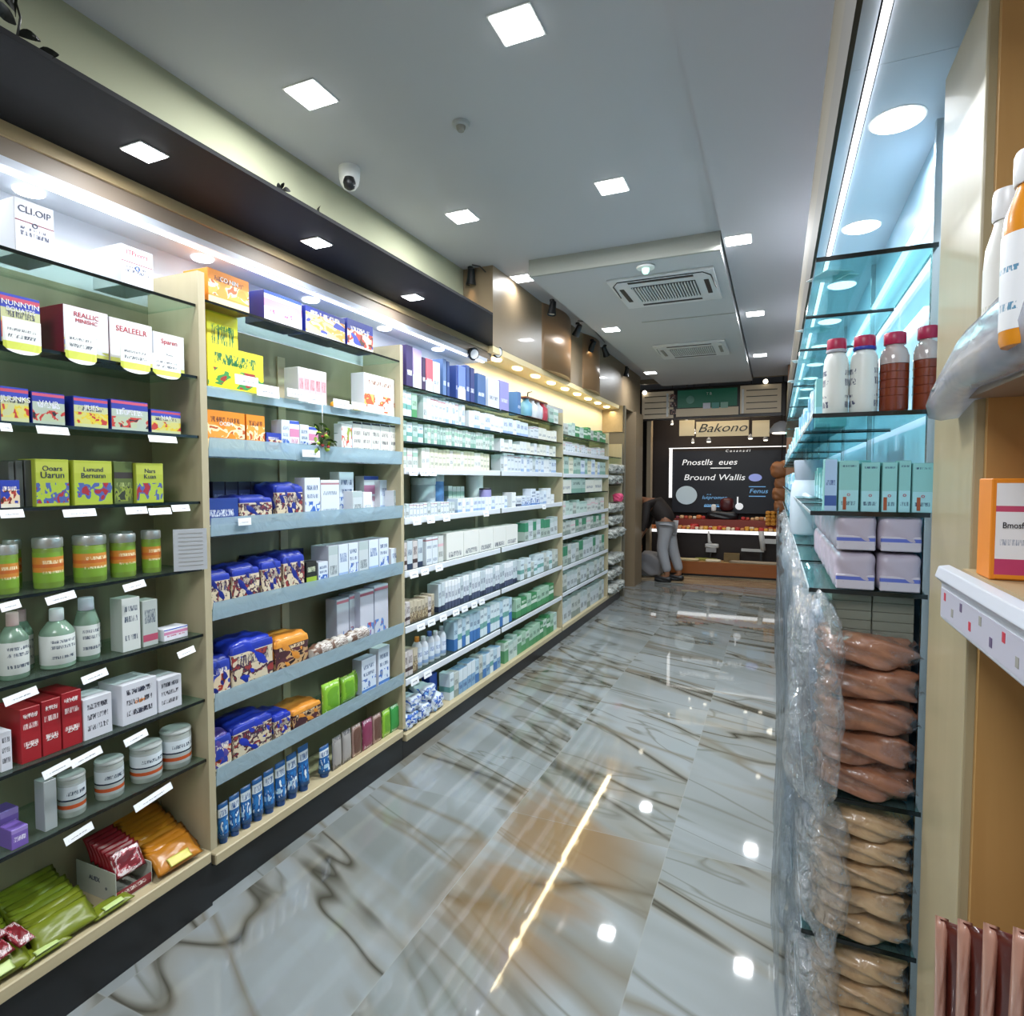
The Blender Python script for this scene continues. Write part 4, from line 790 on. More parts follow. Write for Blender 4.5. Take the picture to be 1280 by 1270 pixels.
# fifth shelf: two tiers
row(2.46, 3.0, 1.165, [.062, .066], [.036, .03], [F_slim[0], F_slim[2]], 'little white carton', 'fifth shelf front row', 'little white cartons in the front row')
row(3.02, 3.72, 1.165, [.078], [.052, .046], [F_creamy[1], F_slim[1], F_slim[3]], 'white carton with orange hint', 'fifth shelf, middle', None)
row(2.46, 2.60, 1.165, [.11], [.055], [F_slim[2]], 'grey carton', 'fifth shelf rear row', None, X=-1.75)
for i, (a, b, top, c, lb) in enumerate(((525, 541, 597, 'A9B8BE', 'wide grey tub'), (541, 553, 592, '5A86BE', 'blue white tub'))):
    y, w_, h = fitp(a, b, top, 1.165, -1.75); jar(lb+' in the rear of the fifth shelf', None, (-1.77, y, 1.165), w_/2, h, mat('tub_'+c, c, .3), mat('lid_pale', 'C6D2D6', .3))
row(3.10, 3.32, 1.165, [.15, .145], [.05], [F_mint[2]], 'tall pale carton', 'fifth shelf rear, by the white tub', None, X=-1.75, d=.05)
y, w_, h = fitp(583, 603, 592, 1.165, -1.76); jar('large white tub with broad rim, rear of the fifth shelf', None, (-1.76, y, 1.165), .055, h, mat('tub_white', 'DDE2E2', .35), MATS['tub_white'], lidh=.1)
y, w_, h = fitp(608, 615, 610, 1.165, -1.66); jar('lavender jar with dark lid in the fifth shelf', None, (-1.69, y, 1.165), w_/2, h, mat('jar_lav', '8A88B8', .4), mat('lid_dark', '2A2A36', .3), lidh=.08)
row(3.78, 4.74, 1.165, [.10, .12, .09, .07], [.08, .10, .07], [F_blue, F_slim[1], F_slim[3], F_tubs[0]], 'white and violet carton', 'fifth shelf of long unit, far half', None, gap=.012)
# sixth shelf: large white long cartons
row(2.46, 2.66, .91, [.135, .14], [.045, .05], F_brown+[F_tubs[1]], 'white carton with brown print', 'sixth shelf near end', None)
row(2.68, 2.88, .91, [.14], [.06], [F_pale[1], F_slim[0]], 'white carton', 'sixth shelf, before the wide ones', None)
for i in range(5):
    simple('carton', 'wide cream white carton with dark blocks at foot, %s, sixth shelf' % nth(i), 'box', 'wide cream white cartons', (-1.69, 2.99+i*.20, .911), .195, .09, .145-.003*i, pm('wide_cream', 'E6E6E0', [], '4A5060', ((.08, .28),), big=.5))
row(4.02, 4.74, .91, [.13, .14], [.07, .09], [F_mint[1], F_pale[2], F_slim[2]], 'pale green grey carton', 'sixth shelf far end', None)
# seventh shelf
row(2.46, 2.78, .64, [.10, .11], [.032, .036], F_brown, 'brown beige packet', 'seventh shelf near end', 'brown beige packets')
row(2.46, 2.72, .752, [.07], [.045], F_tubs, 'dark blue topped packet', 'upper tier, seventh shelf', None, X=-1.67, d=.06, maxn=0)
row(2.80, 3.90, .64, [.15, .155], [.034, .038], F_tubs, 'slim white tube box with dark foot', 'seventh shelf', 'slim white tube boxes with dark foot')
row(3.94, 4.74, .64, [.14, .10], [.07, .06], [F_mint[0], F_bluew[2], F_pale[0]], 'mint grey carton', 'seventh shelf far end', None)
# eighth shelf
row(2.46, 2.60, .385, [.12], [.045], F_brown, 'tan patterned packet', 'eighth shelf near end', None)
for i in range(5):
    bottle('white bottle with %s cap, %s, eighth shelf of the long unit' % (['orange', 'white', 'blue', 'white', 'grey'][i], nth(i)), None, (-1.68, 2.64+i*.062, .386), .026, .16-.012*(i % 2), mat('bottle_white', 'DFE4EA', .35), mat('cap_'+str(i), ['D98A3A', 'E9ECEF', '4A6AB0', 'E9ECEF', '9AA2AA'][i], .3), F_slim[1])
row(2.97, 3.80, .385, [.165, .17], [.046, .05], F_bluew, 'tall blue white carton', 'eighth shelf of long unit', 'tall blue white cartons')
row(3.86, 4.74, .385, [.13, .12], [.09, .11], F_greenw, 'green and white pack', 'eighth shelf far end', None)
# lowest deck: soft blue bags then packs
B_blue = pm('print_bluebag', 'DCE6F0', [], '2A58B0', ((.7, .85),), (.05, .9, 'DCE6F0', '2F5CC0', '7FB0DA'), rough=.3)
for i, (y, z, w_, h_) in enumerate(((2.52, .12, .13, .075), (2.65, .12, .12, .08), (2.78, .12, .12, .085), (2.56, .196, .12, .07), (2.70, .201, .12, .075))):
    t = empty('soft_pack', (-1.69, y, z)); tag(t, 'soft blue and white pack, %s at the near end of the lowest deck' % ['bottom left', 'bottom middle', 'bottom right', 'upper left', 'upper right'][i], 'pack', 'soft blue and white packs')
    soft('pack_body', .12, w_, h_, B_blue, t, seed=i, wr=.07, r=.4); box('label_card', .055, .0565, -.02, .02, .03, .055, white, t)
simple('carton', 'dark blue carton standing behind the soft packs, lowest deck', 'box', None, (-1.74, 2.86, .121), .08, .05, .16, mat('carton_royal', '2648A0', .4))
row(2.92, 3.62, .12, [.15, .14], [.05, .055], F_bluew+[F_pale[0]], 'blue grey carton', 'lowest deck of long unit', 'blue grey cartons on the lowest deck')
row(3.66, 4.74, .12, [.15, .13, .14], [.07, .08], F_greenw+[F_mint[0]], 'green pack', 'lowest deck of long unit, far half', 'green packs on the lowest deck')
# tickets on the long unit
for k, (z, ys) in enumerate(((1.405, [2.50, 2.60, 2.68]), (1.165, [2.53, 2.66, 2.82, 3.3, 4.3]), (.91, [2.50, 2.60, 2.74]), (.64, [2.56, 2.66, 2.78, 2.92, 3.02, 3.14, 3.24]), (.385, [2.50, 2.62]))):
    for i, y in enumerate(ys):
        t = empty('price_ticket', (-1.603, y, z-.018), rot=(0, -.15, 0)); tag(t, 'white price ticket, %s under the %s shelf of the long unit' % (nth(i), ['fourth', 'fifth', 'sixth', 'seventh', 'eighth'][k]), 'price ticket', 'white tickets on the long unit')
        box('card', -.0008, 0, -.036, .036, -.016, .016, MATS['ticket_card'], t); box('printed_line', 0, .0006, -.028, .028, -.010, .010, M_ticket, t)
# ================================================================ FOURTH UNIT
SD = [(1.73, [.12, .10], [.10, .13], [F_greenw[2], F_mint[0], F_pale[0]], 'green and grey carton'), (1.59, [.085, .07], [.06, .07], [F_slim[0], F_pale[1]], 'small white jar box'), (1.40, [.15, .13], [.09, .13], [F_creamy[0], F_slim[1], F_mint[1]], 'cream and blue carton'), (1.235, [.12, .13], [.12, .30], [F_creamy[1], F_mint[1]], 'large grey green carton'),
      (1.05, [.12, .10], [.10, .14], [F_pale[1], F_pale[0], F_mint[0]], 'pale pink and grey packet'), (.88, [.11, .12], [.10, .14], F_pale, 'pale packet with green top'), (.62, [.16, .17], [.10, .13], [F_pale[0], F_pale[2], F_slim[2]], 'grey white packet'), (.40, [.15, .14], [.08, .10], [F_slim[2], F_pale[0]], 'grey striped packet'), (.12, [.19, .18], [.09, .11], [F_slim[2], F_pale[0]], 'tall grey packet')]
for k, (z, hs, ws, ms, lb) in enumerate(SD):
    row(4.80, 6.26, z, hs, ws, ms, lb, '%s shelf of the fourth unit' % NAM[k], lb+'s of the fourth unit', seed=20+k, gap=.008)
# narrow last unit: clear pouches bulging out
F_clr = pm('print_clearpouch', 'A9ABA5', [], '5A5F5A', ((.3, .5),), (.1, .9, 'A9ABA5', 'C6C8C2', '7E827C'), rough=.25)
k = 0
for z in (1.305, 1.42, .725, .86, 1.0, .125, .28, .44):
    for y in (6.42, 6.70):
        t = empty('pouch', (-1.66, y, z)); tag(t, 'grey clear pouch, %s, %s of the narrow last unit' % ('left' if y < 6.5 else 'right', ['just over mid shelf', 'upper tier', 'above the low shelf', 'second tier over low shelf', 'third tier over low shelf', 'on the deck', 'second tier on the deck', 'third tier on the deck'][k]), 'pouch', 'grey clear pouches of the last unit')
        soft('pouch_body', .16+.03*((k*7) % 3), .25, .10, F_clr, t, seed=k % 4, wr=.12, r=.5)
    k += 1
o = soft('pink_pompom', .10, .11, .09, mat('pink', 'E0507A', .6), None, (-1.60, 6.62, 1.135), seed=2, wr=.15, r=.6); tag(o, 'bright pink soft puff sitting out among the grey pouches', 'puff')
t = o; o.location.z = 1.11
# ================================================================ RIGHT SIDE
XR, XRB, YN = .066, .275, 1.40            # front, back and near end of the glass shelving on the right
box('canopy_soffit', .10, .559, 1.22, 7.55, 2.05, 2.31, M_niche).name = 'trim_5'
bpy.data.objects['trim_5']['kind'] = 'structure'
t = empty('canopy_fascia', (.10, -.6, 2.0)); tag(t, 'long beige fascia board above the right hand glass shelving', 'fascia')
box('fascia_board', -.004, 0, 0, 8.14, .06, .31, wood('fascia_wood', '4E4838', '464030', .7, axis='y'), t)
box('lower_trim', -.012, -.0041, 0, 8.14, -.002, .12, wood('fascia_dark', '3E392C', '38332A', .7, axis='y'), t); box('upper_trim', -.010, -.0041, 0, 8.14, .121, .31, wood('fascia_light', '4C4533', '443D2C', .7, axis='y'), t)
for k_ in ('fascia_wood', 'fascia_dark', 'fascia_light'): MATS[k_].node_tree.nodes['Principled BSDF'].inputs['Specular IOR Level'].default_value = .12
struct('trim_6', .10, .559, -.6, 1.219, 2.05, 2.31, M_niche)
t = empty('led_strip', (.137, -.3, 2.05)); tag(t, 'long glowing white light strip under the right canopy', 'light strip')
box('diffuser', -.006, .006, 0, 7.7, -.006, 0, M_led, t); box('channel', -.009, .009, 0, 7.7, 0, .0005, M_metal, t)
for i in range(9):
    y = 1.414+i*.546; t = empty('canopy_downlight', (.203, y, 2.05)); tag(t, 'round white light under the right canopy, %s from the camera' % ORD[i].replace('leftmost', 'first'), 'ceiling light', 'round lights under the right canopy')
    lathe('diffuser', [(.040, -.006), (.046, -.003), (.046, -.001)], M_led, t); lathe('bezel', [(.05, -.001), (.05, 0)], white, t)
lamp('AREA', 'canopy_downlight_glow', (.203, 1.55, 2.03), .6, (.8, .9, 1), .08)
struct('wall_right_niche', XRB+.012, XRB+.02, YN-.18, 7.54, .0, 2.049, mat('mirror_panel', 'BBDCF0', .35))
# the shelving frame on the right
t = empty('glass_shelving', (XRB, YN, 0)); tag(t, 'blue lit glass shelving unit running along the right side', 'shelving')
box('plinth', XR-XRB+.01, 0, .01, 6.1, 0, .09, M_plinth, t)
for k in range(8): box('upright', -.006, .006, .02+k*.86, .035+k*.86, .09, 2.04, M_metal, t)
for z in (1.90, 1.70): box('light_tube', -.003, .006, .1, 6.0, z-.006, z+.006, mat('led_blue', 'DDF0FF', .4, emit=3.0, ecol=(.65, .88, 1)), t)
segs = [(1.40, 1.86), (1.88, 2.32), (2.34, 3.2), (3.22, 4.1), (4.12, 5.0), (5.02, 5.9), (5.92, 7.0)]
ZR = [1.80, 1.485, 1.285, 1.125, .69, .39, .11]
for i, z in enumerate(ZR):
    for k, (a, b) in enumerate(segs):
        t = empty('glass_shelf', (0, a, z)); tag(t, '%s pane of the %s glass shelf on the right side' % (['nearest', 'second', 'third', 'fourth', 'fifth', 'sixth', 'farthest'][k], NAM[i]), 'shelf', 'glass shelves of the right side'); L = b-a
        box('glass_panel', XR+.002, XRB-.002, .003, L-.003, -.006, 0, M_glassb, t)
        box('near_edge', XR, XRB, 0, .0028, -.0078, .0012, M_gedge, t); box('front_edge', XR, XR+.0018, .003, L-.003, -.006, 0, M_gedge if i in (0,) else MATS['rail_edge'], t)
        if i == 0: box('back_edge', XRB-.0018, XRB, .003, L-.003, -.006, 0, M_gedge, t)
def xr(px, py, Y): return on(px, py, 1, Y)
def near_item(px0, px1, top, z, Y):
    a, b, c = xr(px0, top+30, Y), xr(px1, top+30, Y), xr((px0+px1)/2, top, Y); return (a.x+b.x)/2, b.x-a.x, c.z-z
# capped bottles on the second shelf
capm = mat('cap_crimson', 'A81E46', .35); ringm = mat('cap_blue_ring', '2E3A9A', .35)
F_lot = pm('print_lotion', 'DDDFDB', [], '4A4F6A', ((.62, .70), (.45, .56), (.1, .2), (.26, .3)), rough=.35)
for i, (a, b, top, body, lab) in enumerate(((1029, 1062, 425, 'DCE0DC', True), (1062, 1099, 421, 'DCE0DC', True), (1099, 1138, 417, '7A3018', False), (1141, 1180, 409, '6A2414', False))):
    x, w_, h = near_item(a, b, top, ZR[1], YN+.035)
    t = empty('bottle', (x, YN+.035, ZR[1]+.0005)); r = w_/2
    tag(t, ['white lotion bottle with crimson cap, leftmost on right glass shelf', 'white lotion bottle with blue rimmed crimson cap, second on right glass shelf', 'brown red liquid bottle with crimson cap on right glass shelf', 'brown red liquid bottle half hidden behind the post'][i], 'bottle', None)
    if lab:
        lathe('bottle_body', [(r*.9, 0), (r*.98, .004), (r, h*.3), (r*.98, h*.62), (r*.9, h*.74), (r*.72, h*.80), (r*.6, h*.82)], F_lot, t)
        lathe('cap_ring', [(r*.78, h*.82), (r*.80, h*.825), (r*.80, h*.85), (r*.78, h*.86)], ringm if i else mat('ring_grey', 'A9A9B4', .3), t)
        lathe('cap', [(r*.74, h*.861), (r*.76, h*.87), (r*.75, h*.985), (r*.70, h)], capm, t)
    else:
        lathe('liquid', [(r*.9, .002), (r*.96, .006), (r*.96, h*.60), (r*.9, h*.605)], mat('liquid_brown', body, .12, coat=.5), t)
        lathe('bottle_neck', [(r*.96, h*.606), (r*.96, h*.70), (r*.8, h*.79), (r*.6, h*.83), (r*.6, h*.85)], mat('clear_plastic_neck', 'B9A9A6', .12, coat=.6), t)
        for q in range(4): lathe('ridge', [(r*.965, h*(.2+.1*q)), (r*1.0, h*(.205+.1*q)), (r*.965, h*(.21+.1*q))], MATS['liquid_brown'], t)
        lathe('cap', [(r*.70, h*.851), (r*.74, h*.86), (r*.74, h*.985), (r*.68, h)], capm, t)
bR = (-math.pi/2)
def cartR(px0, px1, top, z, Y, label, front, body, d=.05, grp=None, txt=None, name='carton'):
    x, w_, h = near_item(px0, px1, top, z, Y)
    return carton(label, 'box', grp, (x, Y+d/2, z+.0005), w_-.001, d, h, body, front, txt, rz=bR, name=name)
F_teal = pm('print_teal', '8CC4C2', [(.0, .42, 'A4D6DE')], '2E4A6A', ((.12, .2), (.88, .92)), big=.8)
for i, (a, b, top) in enumerate(((1030, 1047, 574), (1048, 1074, 576), (1076, 1100, 578), (1102, 1122, 578), (1123, 1139, 576), (1140, 1168, 579))):
    t = cartR(a, b, top, ZR[2], YN+.012, 'pale teal carton on the third right glass shelf, %s' % nth(i), F_teal if i else pm('print_lightblue', 'A9C6E6', [(.1, .3, '3A5AA0')], '2E4A8A', ((.5, .6),), big=.8), mat('carton_teal', '7AB4B2', .5), .05, 'pale teal cartons on right glass shelf', [('o', .34, .012, P_redink)] if i else None)
    if i in (1, 3, 5): box('orange_strip', .026, .0268, -.010, -.004, .004, .03, mat('rust', 'A0502E', .5), t)
for k in range(18):
    y = 1.50+k*.075; simple('carton', 'small teal carton behind the front row, %s from the camera' % ORD[k].replace('leftmost', 'first'), 'box', 'small teal cartons in depth', (.17+.06*(k % 2), y, ZR[2]+.0005), .06, .06, .09+.01*(k % 3), F_teal)
# wipes packs: two layers
F_wipe = mat('wipe_mauve', 'B3A8B6', .35); F_wipe2 = pm('print_wipe', 'C3BCC6', [(.62, .86, '5A68B8')], '6A6478', ((.2, .4),), rough=.4)
def wipes(x0, x1, z, h, y, L, label):
    t = empty('wipes_pack', ((x0+x1)/2, y+L/2, z)); tag(t, label, 'wipes pack', 'mauve soft packs on the fourth right shelf')
    soft('pack_body', x1-x0-.001, L, h, F_wipe, t, seed=1, wr=.02, r=.28)
    box('printed_band', -(x1-x0)/2+.004, (x1-x0)/2-.004, -L/2-.0012, -L/2+.012, .002, h*.42, F_wipe2, t, .002)
for c, (z0, z1) in enumerate(((1.1255, 1.205), (1.206, 1.283))):
    for r_ in range(2):
        for q in range(5):
            x0 = .112+r_*.078
            wipes(x0, x0+.077, z0, z1-z0-.002, 1.405+q*.15, .145, 'mauve soft wipes pack, %s layer, %s column, %s from the camera' % (['lower', 'upper'][c], ['left', 'right'][r_], ORD[q].replace('leftmost', 'first')))
# grey flat boxes under them
for c in range(5):
    for r_ in range(2):
        simple('flat_box', 'flat grey olive box under the wipes shelf, %s layer, %s column' % (['bottom', 'second', 'third', 'fourth', 'top'][c], ['left', 'right'][r_]), 'box', 'flat grey boxes on right shelf', (.155+r_*.075-.006, 1.62, 1.02+c*.0195), .36, .073, .0188, mat('flat_grey', '77776A', .5))
simple('carton', 'plain dark carton base under the flat grey boxes', 'box', None, (.188, 1.62, .691), .36, .14, .328, mat('kraft_dark', '4A3A2E', .6))
# wrapped food packs in clear bags
def food(z, n, T, cols, label, grp, x0=.095, x1=.268, y=1.40, L=.20):
    R = random.Random(int(z*100))
    for i in range(n):
        t = empty('food_pack', ((x0+x1)/2+R.uniform(-.004, .004), y+L/2, z+i*T)); tag(t, label % ['bottom', 'second', 'third', 'fourth', 'top'][i if i < n-1 else 4], 'food pack', grp)
        t.rotation_euler.z = R.uniform(-.03, .03)
        soft('pack_body', x1-x0, L, T*1.02, cols, t, seed=i, wr=.09, r=.5)
        pillow('clear_film', (x1-x0)*1.07, L*1.03, T*1.22, M_film, t, (-.004, -.004, -T*.08), seed=i+3, wr=.25, crimp=.05)
br1 = mat('food_brown', '6E4030', .35, coat=1); br2 = mat('food_tan', '94704A', .4, coat=1)
def mottled(m, c1, c2):
    N = NT(m); N.put(N.p.inputs['Base Color'], N.mix(N.noise(N.coord('Object'), 26, 3, .8), hx(c1), hx(c2))); N.bump(N.noise(N.coord('Object'), 40, 3, 1.2), .5, .004); m.node_tree.nodes['Principled BSDF'].inputs['Coat Roughness'].default_value = .08; m.node_tree.links.new(m.node_tree.nodes['Bump'].outputs[0], m.node_tree.nodes['Principled BSDF'].inputs['Coat Normal'])
mottled(br1, '7A4630', 'C08462'); mottled(br2, '9A7048', 'DDBB90')
food(.692, 5, .068, br1, 'brown food pack in clear film, %s of the upper pile', 'brown food packs, upper pile')
food(.392, 5, .054, br2, 'tan food pack in clear film, %s of the middle pile', 'tan food packs, middle pile')
food(.112, 4, .062, br2, 'tan food pack in clear film, %s of the lowest pile', 'tan food packs, lowest pile')
# loose clear bags bulging past the shelf edge, one after another down the aisle
k = 0
for (zb, hh) in ((.70, .40), (.40, .27), (.12, .26)):
    for q in range(10):
        y = 1.46+q*.40+(.05 if zb < .5 else 0)
        t = empty('clear_bag', (.078+.012*((k*5) % 3), y, zb)); tag(t, 'crinkled clear plastic bag on the %s right shelf, %s from the camera' % ({.70: 'fifth', .40: 'sixth', .12: 'lowest'}[zb], ORD[q].replace('leftmost', 'first')), 'plastic bag', 'crinkled clear bags along the right shelves')
        soft('bag_film', .10+.02*(k % 2), .40, hh, M_wrap, t, seed=k % 5, wr=.10, r=.45)
        if q > 0: soft('bag_content', .07, .33, hh*.8, [MATS['carton_silver'], mat('content_grey', '8E969C', .4), mat('content_blue', '8FA8C4', .4)][(k+q) % 3], t, (.03, 0, .004), seed=k % 3, wr=.06)
        k += 1
# clear hanging sheet at the front of the lower shelves
def wavy_sheet(name, x, y0, y1, z0, z1, m, amp=.012, n=90, nz=14, th=.0015, seed=1):
    bm = bmesh.new(); g = []
    for j in range(nz+1):
        z = z0+(z1-z0)*j/nz; rowv = []
        for i in range(n+1):
            y = y0+(y1-y0)*i/n; d = amp*(math.sin(9*y+seed+2*z)*.5+math.sin(23*y+3.3*z)*.3+math.sin(6*z+y*2)*.5)
            rowv.append(bm.verts.new((x+d, y, z)))
        g.append(rowv)
    for a, b in zip(g, g[1:]):
        for i in range(n): bm.faces.new((a[i], a[i+1], b[i+1], b[i]))
    bmesh.ops.solidify(bm, geom=bm.faces[:], thickness=th); return link(name, mesh_of(bm, name, smooth=True), m)
o = wavy_sheet('plastic_sheet', .022, 1.42, 6.3, .10, 1.10, M_sheet); tag(o, 'long glossy clear plastic sheet hanging along the lower right shelves', 'plastic sheet')
# big white tub with handle, packets and further goods on the right shelves
t = empty('white_jug', (.125, 2.75, 1.13)); tag(t, 'big white jug with a looped handle and grey collar, right shelves', 'jug')
lathe('jug_body', [(.065, 0), (.072, .01), (.072, .15), (.066, .20), (.058, .215), (.058, .22)], mat('jug_white', 'B9C6D0', .3), t)
lathe('lid', [(.052, .22), (.055, .225), (.060, .29), (.058, .30)], mat('jug_lid', '9AA5B2', .3), t)
tube('handle', [(-.02, -.066, .16), (.0, -.10, .15), (.02, -.105, .09), (.02, -.073, .03)], .011, MATS['jug_white'], t)
R_ = random.Random(11); k = 0
blues = [pm('rb_a', '8FC4E0', [(.4, .6, 'D9ECF6')], '2A6A9A', ((.7, .9),), big=.6), pm('rb_b', 'C4DDEB', [(0, .4, '5A9AC4')], '2A5A7A', ((.5, .8),), big=.6), pm('rb_c', 'D6E6EC', [], '4A7A8A', ((.2, .5), (.6, .8)), big=.6), F_teal]
for zi, z in enumerate(ZR[1:4]):
    y = 2.95 if zi == 2 else (1.75 if zi == 0 else 2.9); q = 0
    while y < 6.9:
        w_ = R_.choice([.05, .07, .09]); h_ = R_.uniform(.08, .13 if zi != 1 else .11)
        o = simple('packet', 'blue white packet, %s from camera, run %s, %s right shelf' % (['first', 'second', 'third', 'fourth', 'fifth', 'sixth', 'seventh', 'eighth', 'ninth'][q % 9], ['one', 'two', 'three', 'four', 'five', 'six', 'seven', 'eight', 'nine', 'ten'][q//9], NAM[zi+1]), 'packet', 'blue white packets on the right shelves', (XR+.05+R_.uniform(0, .01), y+w_/2, z+.0005), w_-.006, .07, h_, R_.choice(blues), rz=math.pi)
        y += w_; q += 1
for i, y in enumerate((2.1, 2.32, 2.6)):
    simple('packet', 'small teal packet beside the white jug, %s one' % ['nearest', 'middle', 'farthest'][i], 'packet', None, (.2, y, ZR[3]+.0005), .10, .08, .12, F_teal)
for i in range(4):
    o = empty('paper_tag', (.085, 1.55+i*.52, 1.807)); tag(o, 'white paper tag lying on the top right glass shelf, %s from the camera' % ORD[i].replace('leftmost', 'first'), 'paper tag', 'paper tags on the top right shelf'); o.rotation_euler.z = .5+.4*i
    box('tag_sheet', -.012, .05, -.04, .04, .0, .001, white, o); box('tag_stub', .051, .075, -.02, .02, .0, .001, white, o)
# ---------------------------------------------------------------- near bay at the right edge
t = empty('wooden_shelving', (.24, -.3, 0)); tag(t, 'wooden shelving bay at the right edge with glossy upright', 'shelving')
box('upright_post', 0, .31, 1.292, 1.515, 0, 2.0, M_pillar, t, .003, 2)
box('inner_side', .012, .31, 1.28, 1.2915, 0, 2.0, M_warmwood, t)
box('back_panel', .29, .31, 0, 1.279, 0, 2.0, M_warmwood, t)
for z in (1.232, 1.475): box('shelf_board', -.01, .289, .0, 1.279, z-.018, z, M_trim if z < 1.3 else mat('shelf_taupe', '8A7A6A', .5), t)
box('shelf_board', -.01, .289, .0, 1.279, .50, .518, M_trim, t)
t = empty('price_rail', (.2, -.2, 1.226)); tag(t, 'rounded white price rail with small marks on the near right shelf', 'rail')
bm = bmesh.new(); prof = [(.03, .0), (.012, .012), (.0, .010), (-.004, -.004), (.004, -.012), (.004, -.058), (.01, -.064), (.022, -.06), (.03, -.02)]
A = [bm.verts.new((x, 0, z)) for x, z in prof]; B = [bm.verts.new((x, 1.165, z)) for x, z in prof]; bm.faces.new(A); bm.faces.new(B[::-1])
for i in range(len(prof)): bm.faces.new((A[i], A[(i+1) % len(prof)], B[(i+1) % len(prof)], B[i]))
link('rail_body', mesh_of(bm, 'rail', .0015), mat('rail_body', 'C4C8D2', .3), t)
for i in range(16): box('printed_mark', .0025, .0039, .58+i*.037, .588+i*.037, -.046+.014*(i % 2), -.036+.014*(i % 2), [P_redink, mat('mark_violet', '5A4A6A', .5), MATS['grille_grey']][i % 3], t)
box('price_strip', .003, .0039, .3, 1.16, -.054, -.018, mat('rail_strip', 'B4B2C0', .35), t)
# milky plastic guard of the upper shelf
t = empty('plastic_guard', (.2, -.1, 1.475)); tag(t, 'curled milky plastic guard along the upper near right shelf', 'rail')
bm = bmesh.new(); n = 26; rows = []; prof = [(.085, -.002), (.05, -.006), (.02, -.012), (.004, -.006), (.0, .02), (.006, .05), (.016, .066)]
for i in range(n+1):
    y = .3+.87*i/n; k_ = 1+.10*math.sin(9*y)+.05*math.sin(23*y); e = max(0, (i-n+4)/4)
    rows.append([bm.verts.new((x*k_-.0*e, y, z*k_*(1-.25*e)-.03*e)) for x, z in prof])
for a, b in zip(rows, rows[1:]):
    for i in range(len(prof)-1): bm.faces.new((a[i], a[i+1], b[i+1], b[i]))
bmesh.ops.solidify(bm, geom=bm.faces[:], thickness=.0015); link('guard_sheet', mesh_of(bm, 'guard', smooth=True), M_cling, t)
tube('metal_clip', [(.004, 1.13, .0), (.012, 1.135, .012), (.02, 1.12, .02)], .006, M_metal, t)
def bottleN(px0, px1, top, z, Y, label, bodym, capm_, labm):
    x, w_, h = near_item(px0, px1, top, z, Y); r = w_/2; t = empty('bottle', (x, Y, z+.0005)); tag(t, label, 'bottle', None)
    lathe('bottle_body', [(r*.92, 0), (r, .005), (r, h*.58), (r*.93, h*.68), (r*.62, h*.80), (r*.58, h*.83)], bodym, t, seg=28)
    lathe('cap', [(r*.66, h*.83), (r*.70, h*.84), (r*.70, h*.975), (r*.64, h)], capm_, t, seg=28)
    if labm: lathe('label', [(r*1.01, h*.08), (r*1.015, h*.085), (r*1.015, h*.57), (r*1.01, h*.575)], labm, t, seg=28)
WB = mat('bottle_milk', 'DAD9D4', .35)
bottleN(1232, 1290, 238, 1.475, .86, 'white plastic bottle behind the orange one at right edge', WB, mat('cap_white', 'E6E6E8', .3), pm('print_faint', 'DAD9D4', [], 'B9B9A4', ((.2, .3), (.5, .55)), big=.7))
bottleN(1256, 1335, 188, 1.475, .72, 'orange and white bottle with ribbed white cap at right edge', mat('bottle_orange', 'D98A1E', .25, coat=.4), MATS['cap_white'], pm('print_whiteblue', 'E0E1E4', [], '5A8AA8', ((.2, .28), (.6, .66)), big=.7))
F_ob = pm('print_orangebox', 'E3E2E6', [(.0, .04, 'E0871E'), (.04, .20, 'B83A66'), (.68, .74, 'C0486A'), (.97, 1, 'E0871E')], '8A93A8', ((.34, .40),), big=.7)
a = xr(1238, 650, .88); hh_ = xr(1245, 598, .88).z-1.2325
t = carton('orange and white medicine box with bold dark letters, near right shelf', 'box', None, (a.x+.0505, .905, 1.2325), .10, .05, hh_, mat('box_orange', 'D9801E', .45), None, None, rz=bR)
box('white_panel', .0255, .0262, -.0455, -.008, .002, hh_-.002, F_ob, t); text(t, 'Bmosft', .010, (.0268, -.028, hh_*.54), mat('ink_dark', '26262A', .5), sx=.8)
# dark red packs filed at the bottom right corner
F_dr = mat('pack_maroon', '5A1E14', .3, coat=.5); F_dp = mat('pack_peach', 'B98A78', .3, coat=.4)
for i in range(5):
    t = empty('leaning_pack', (.285+.012*i, .925-i*.045, .581+.03*i), rot=(.30, 0, -.25)); tag(t, 'dark red pack with peach border leaning at bottom right, %s from the back' % ORD[i].replace('leftmost', 'first'), 'pack', 'dark red leaning packs')
    pillow('pack_body', .24, .15, .03, F_dr, t, (0, .015, .12), (math.pi/2, math.pi/2, 0), seed=i, wr=.08)
    pillow('peach_border', .245, .014, .030, F_dp, t, (-.073, .016, .12), (math.pi/2, math.pi/2, 0), seed=i, wr=.08)
box('display_tray', .225, .40, .62, .955, .519, .580, mat('tray_grey', 'B9BCC4', .4)); tag(bpy.data.objects['display_tray'], 'pale tray under the dark red packs at bottom right', 'tray')
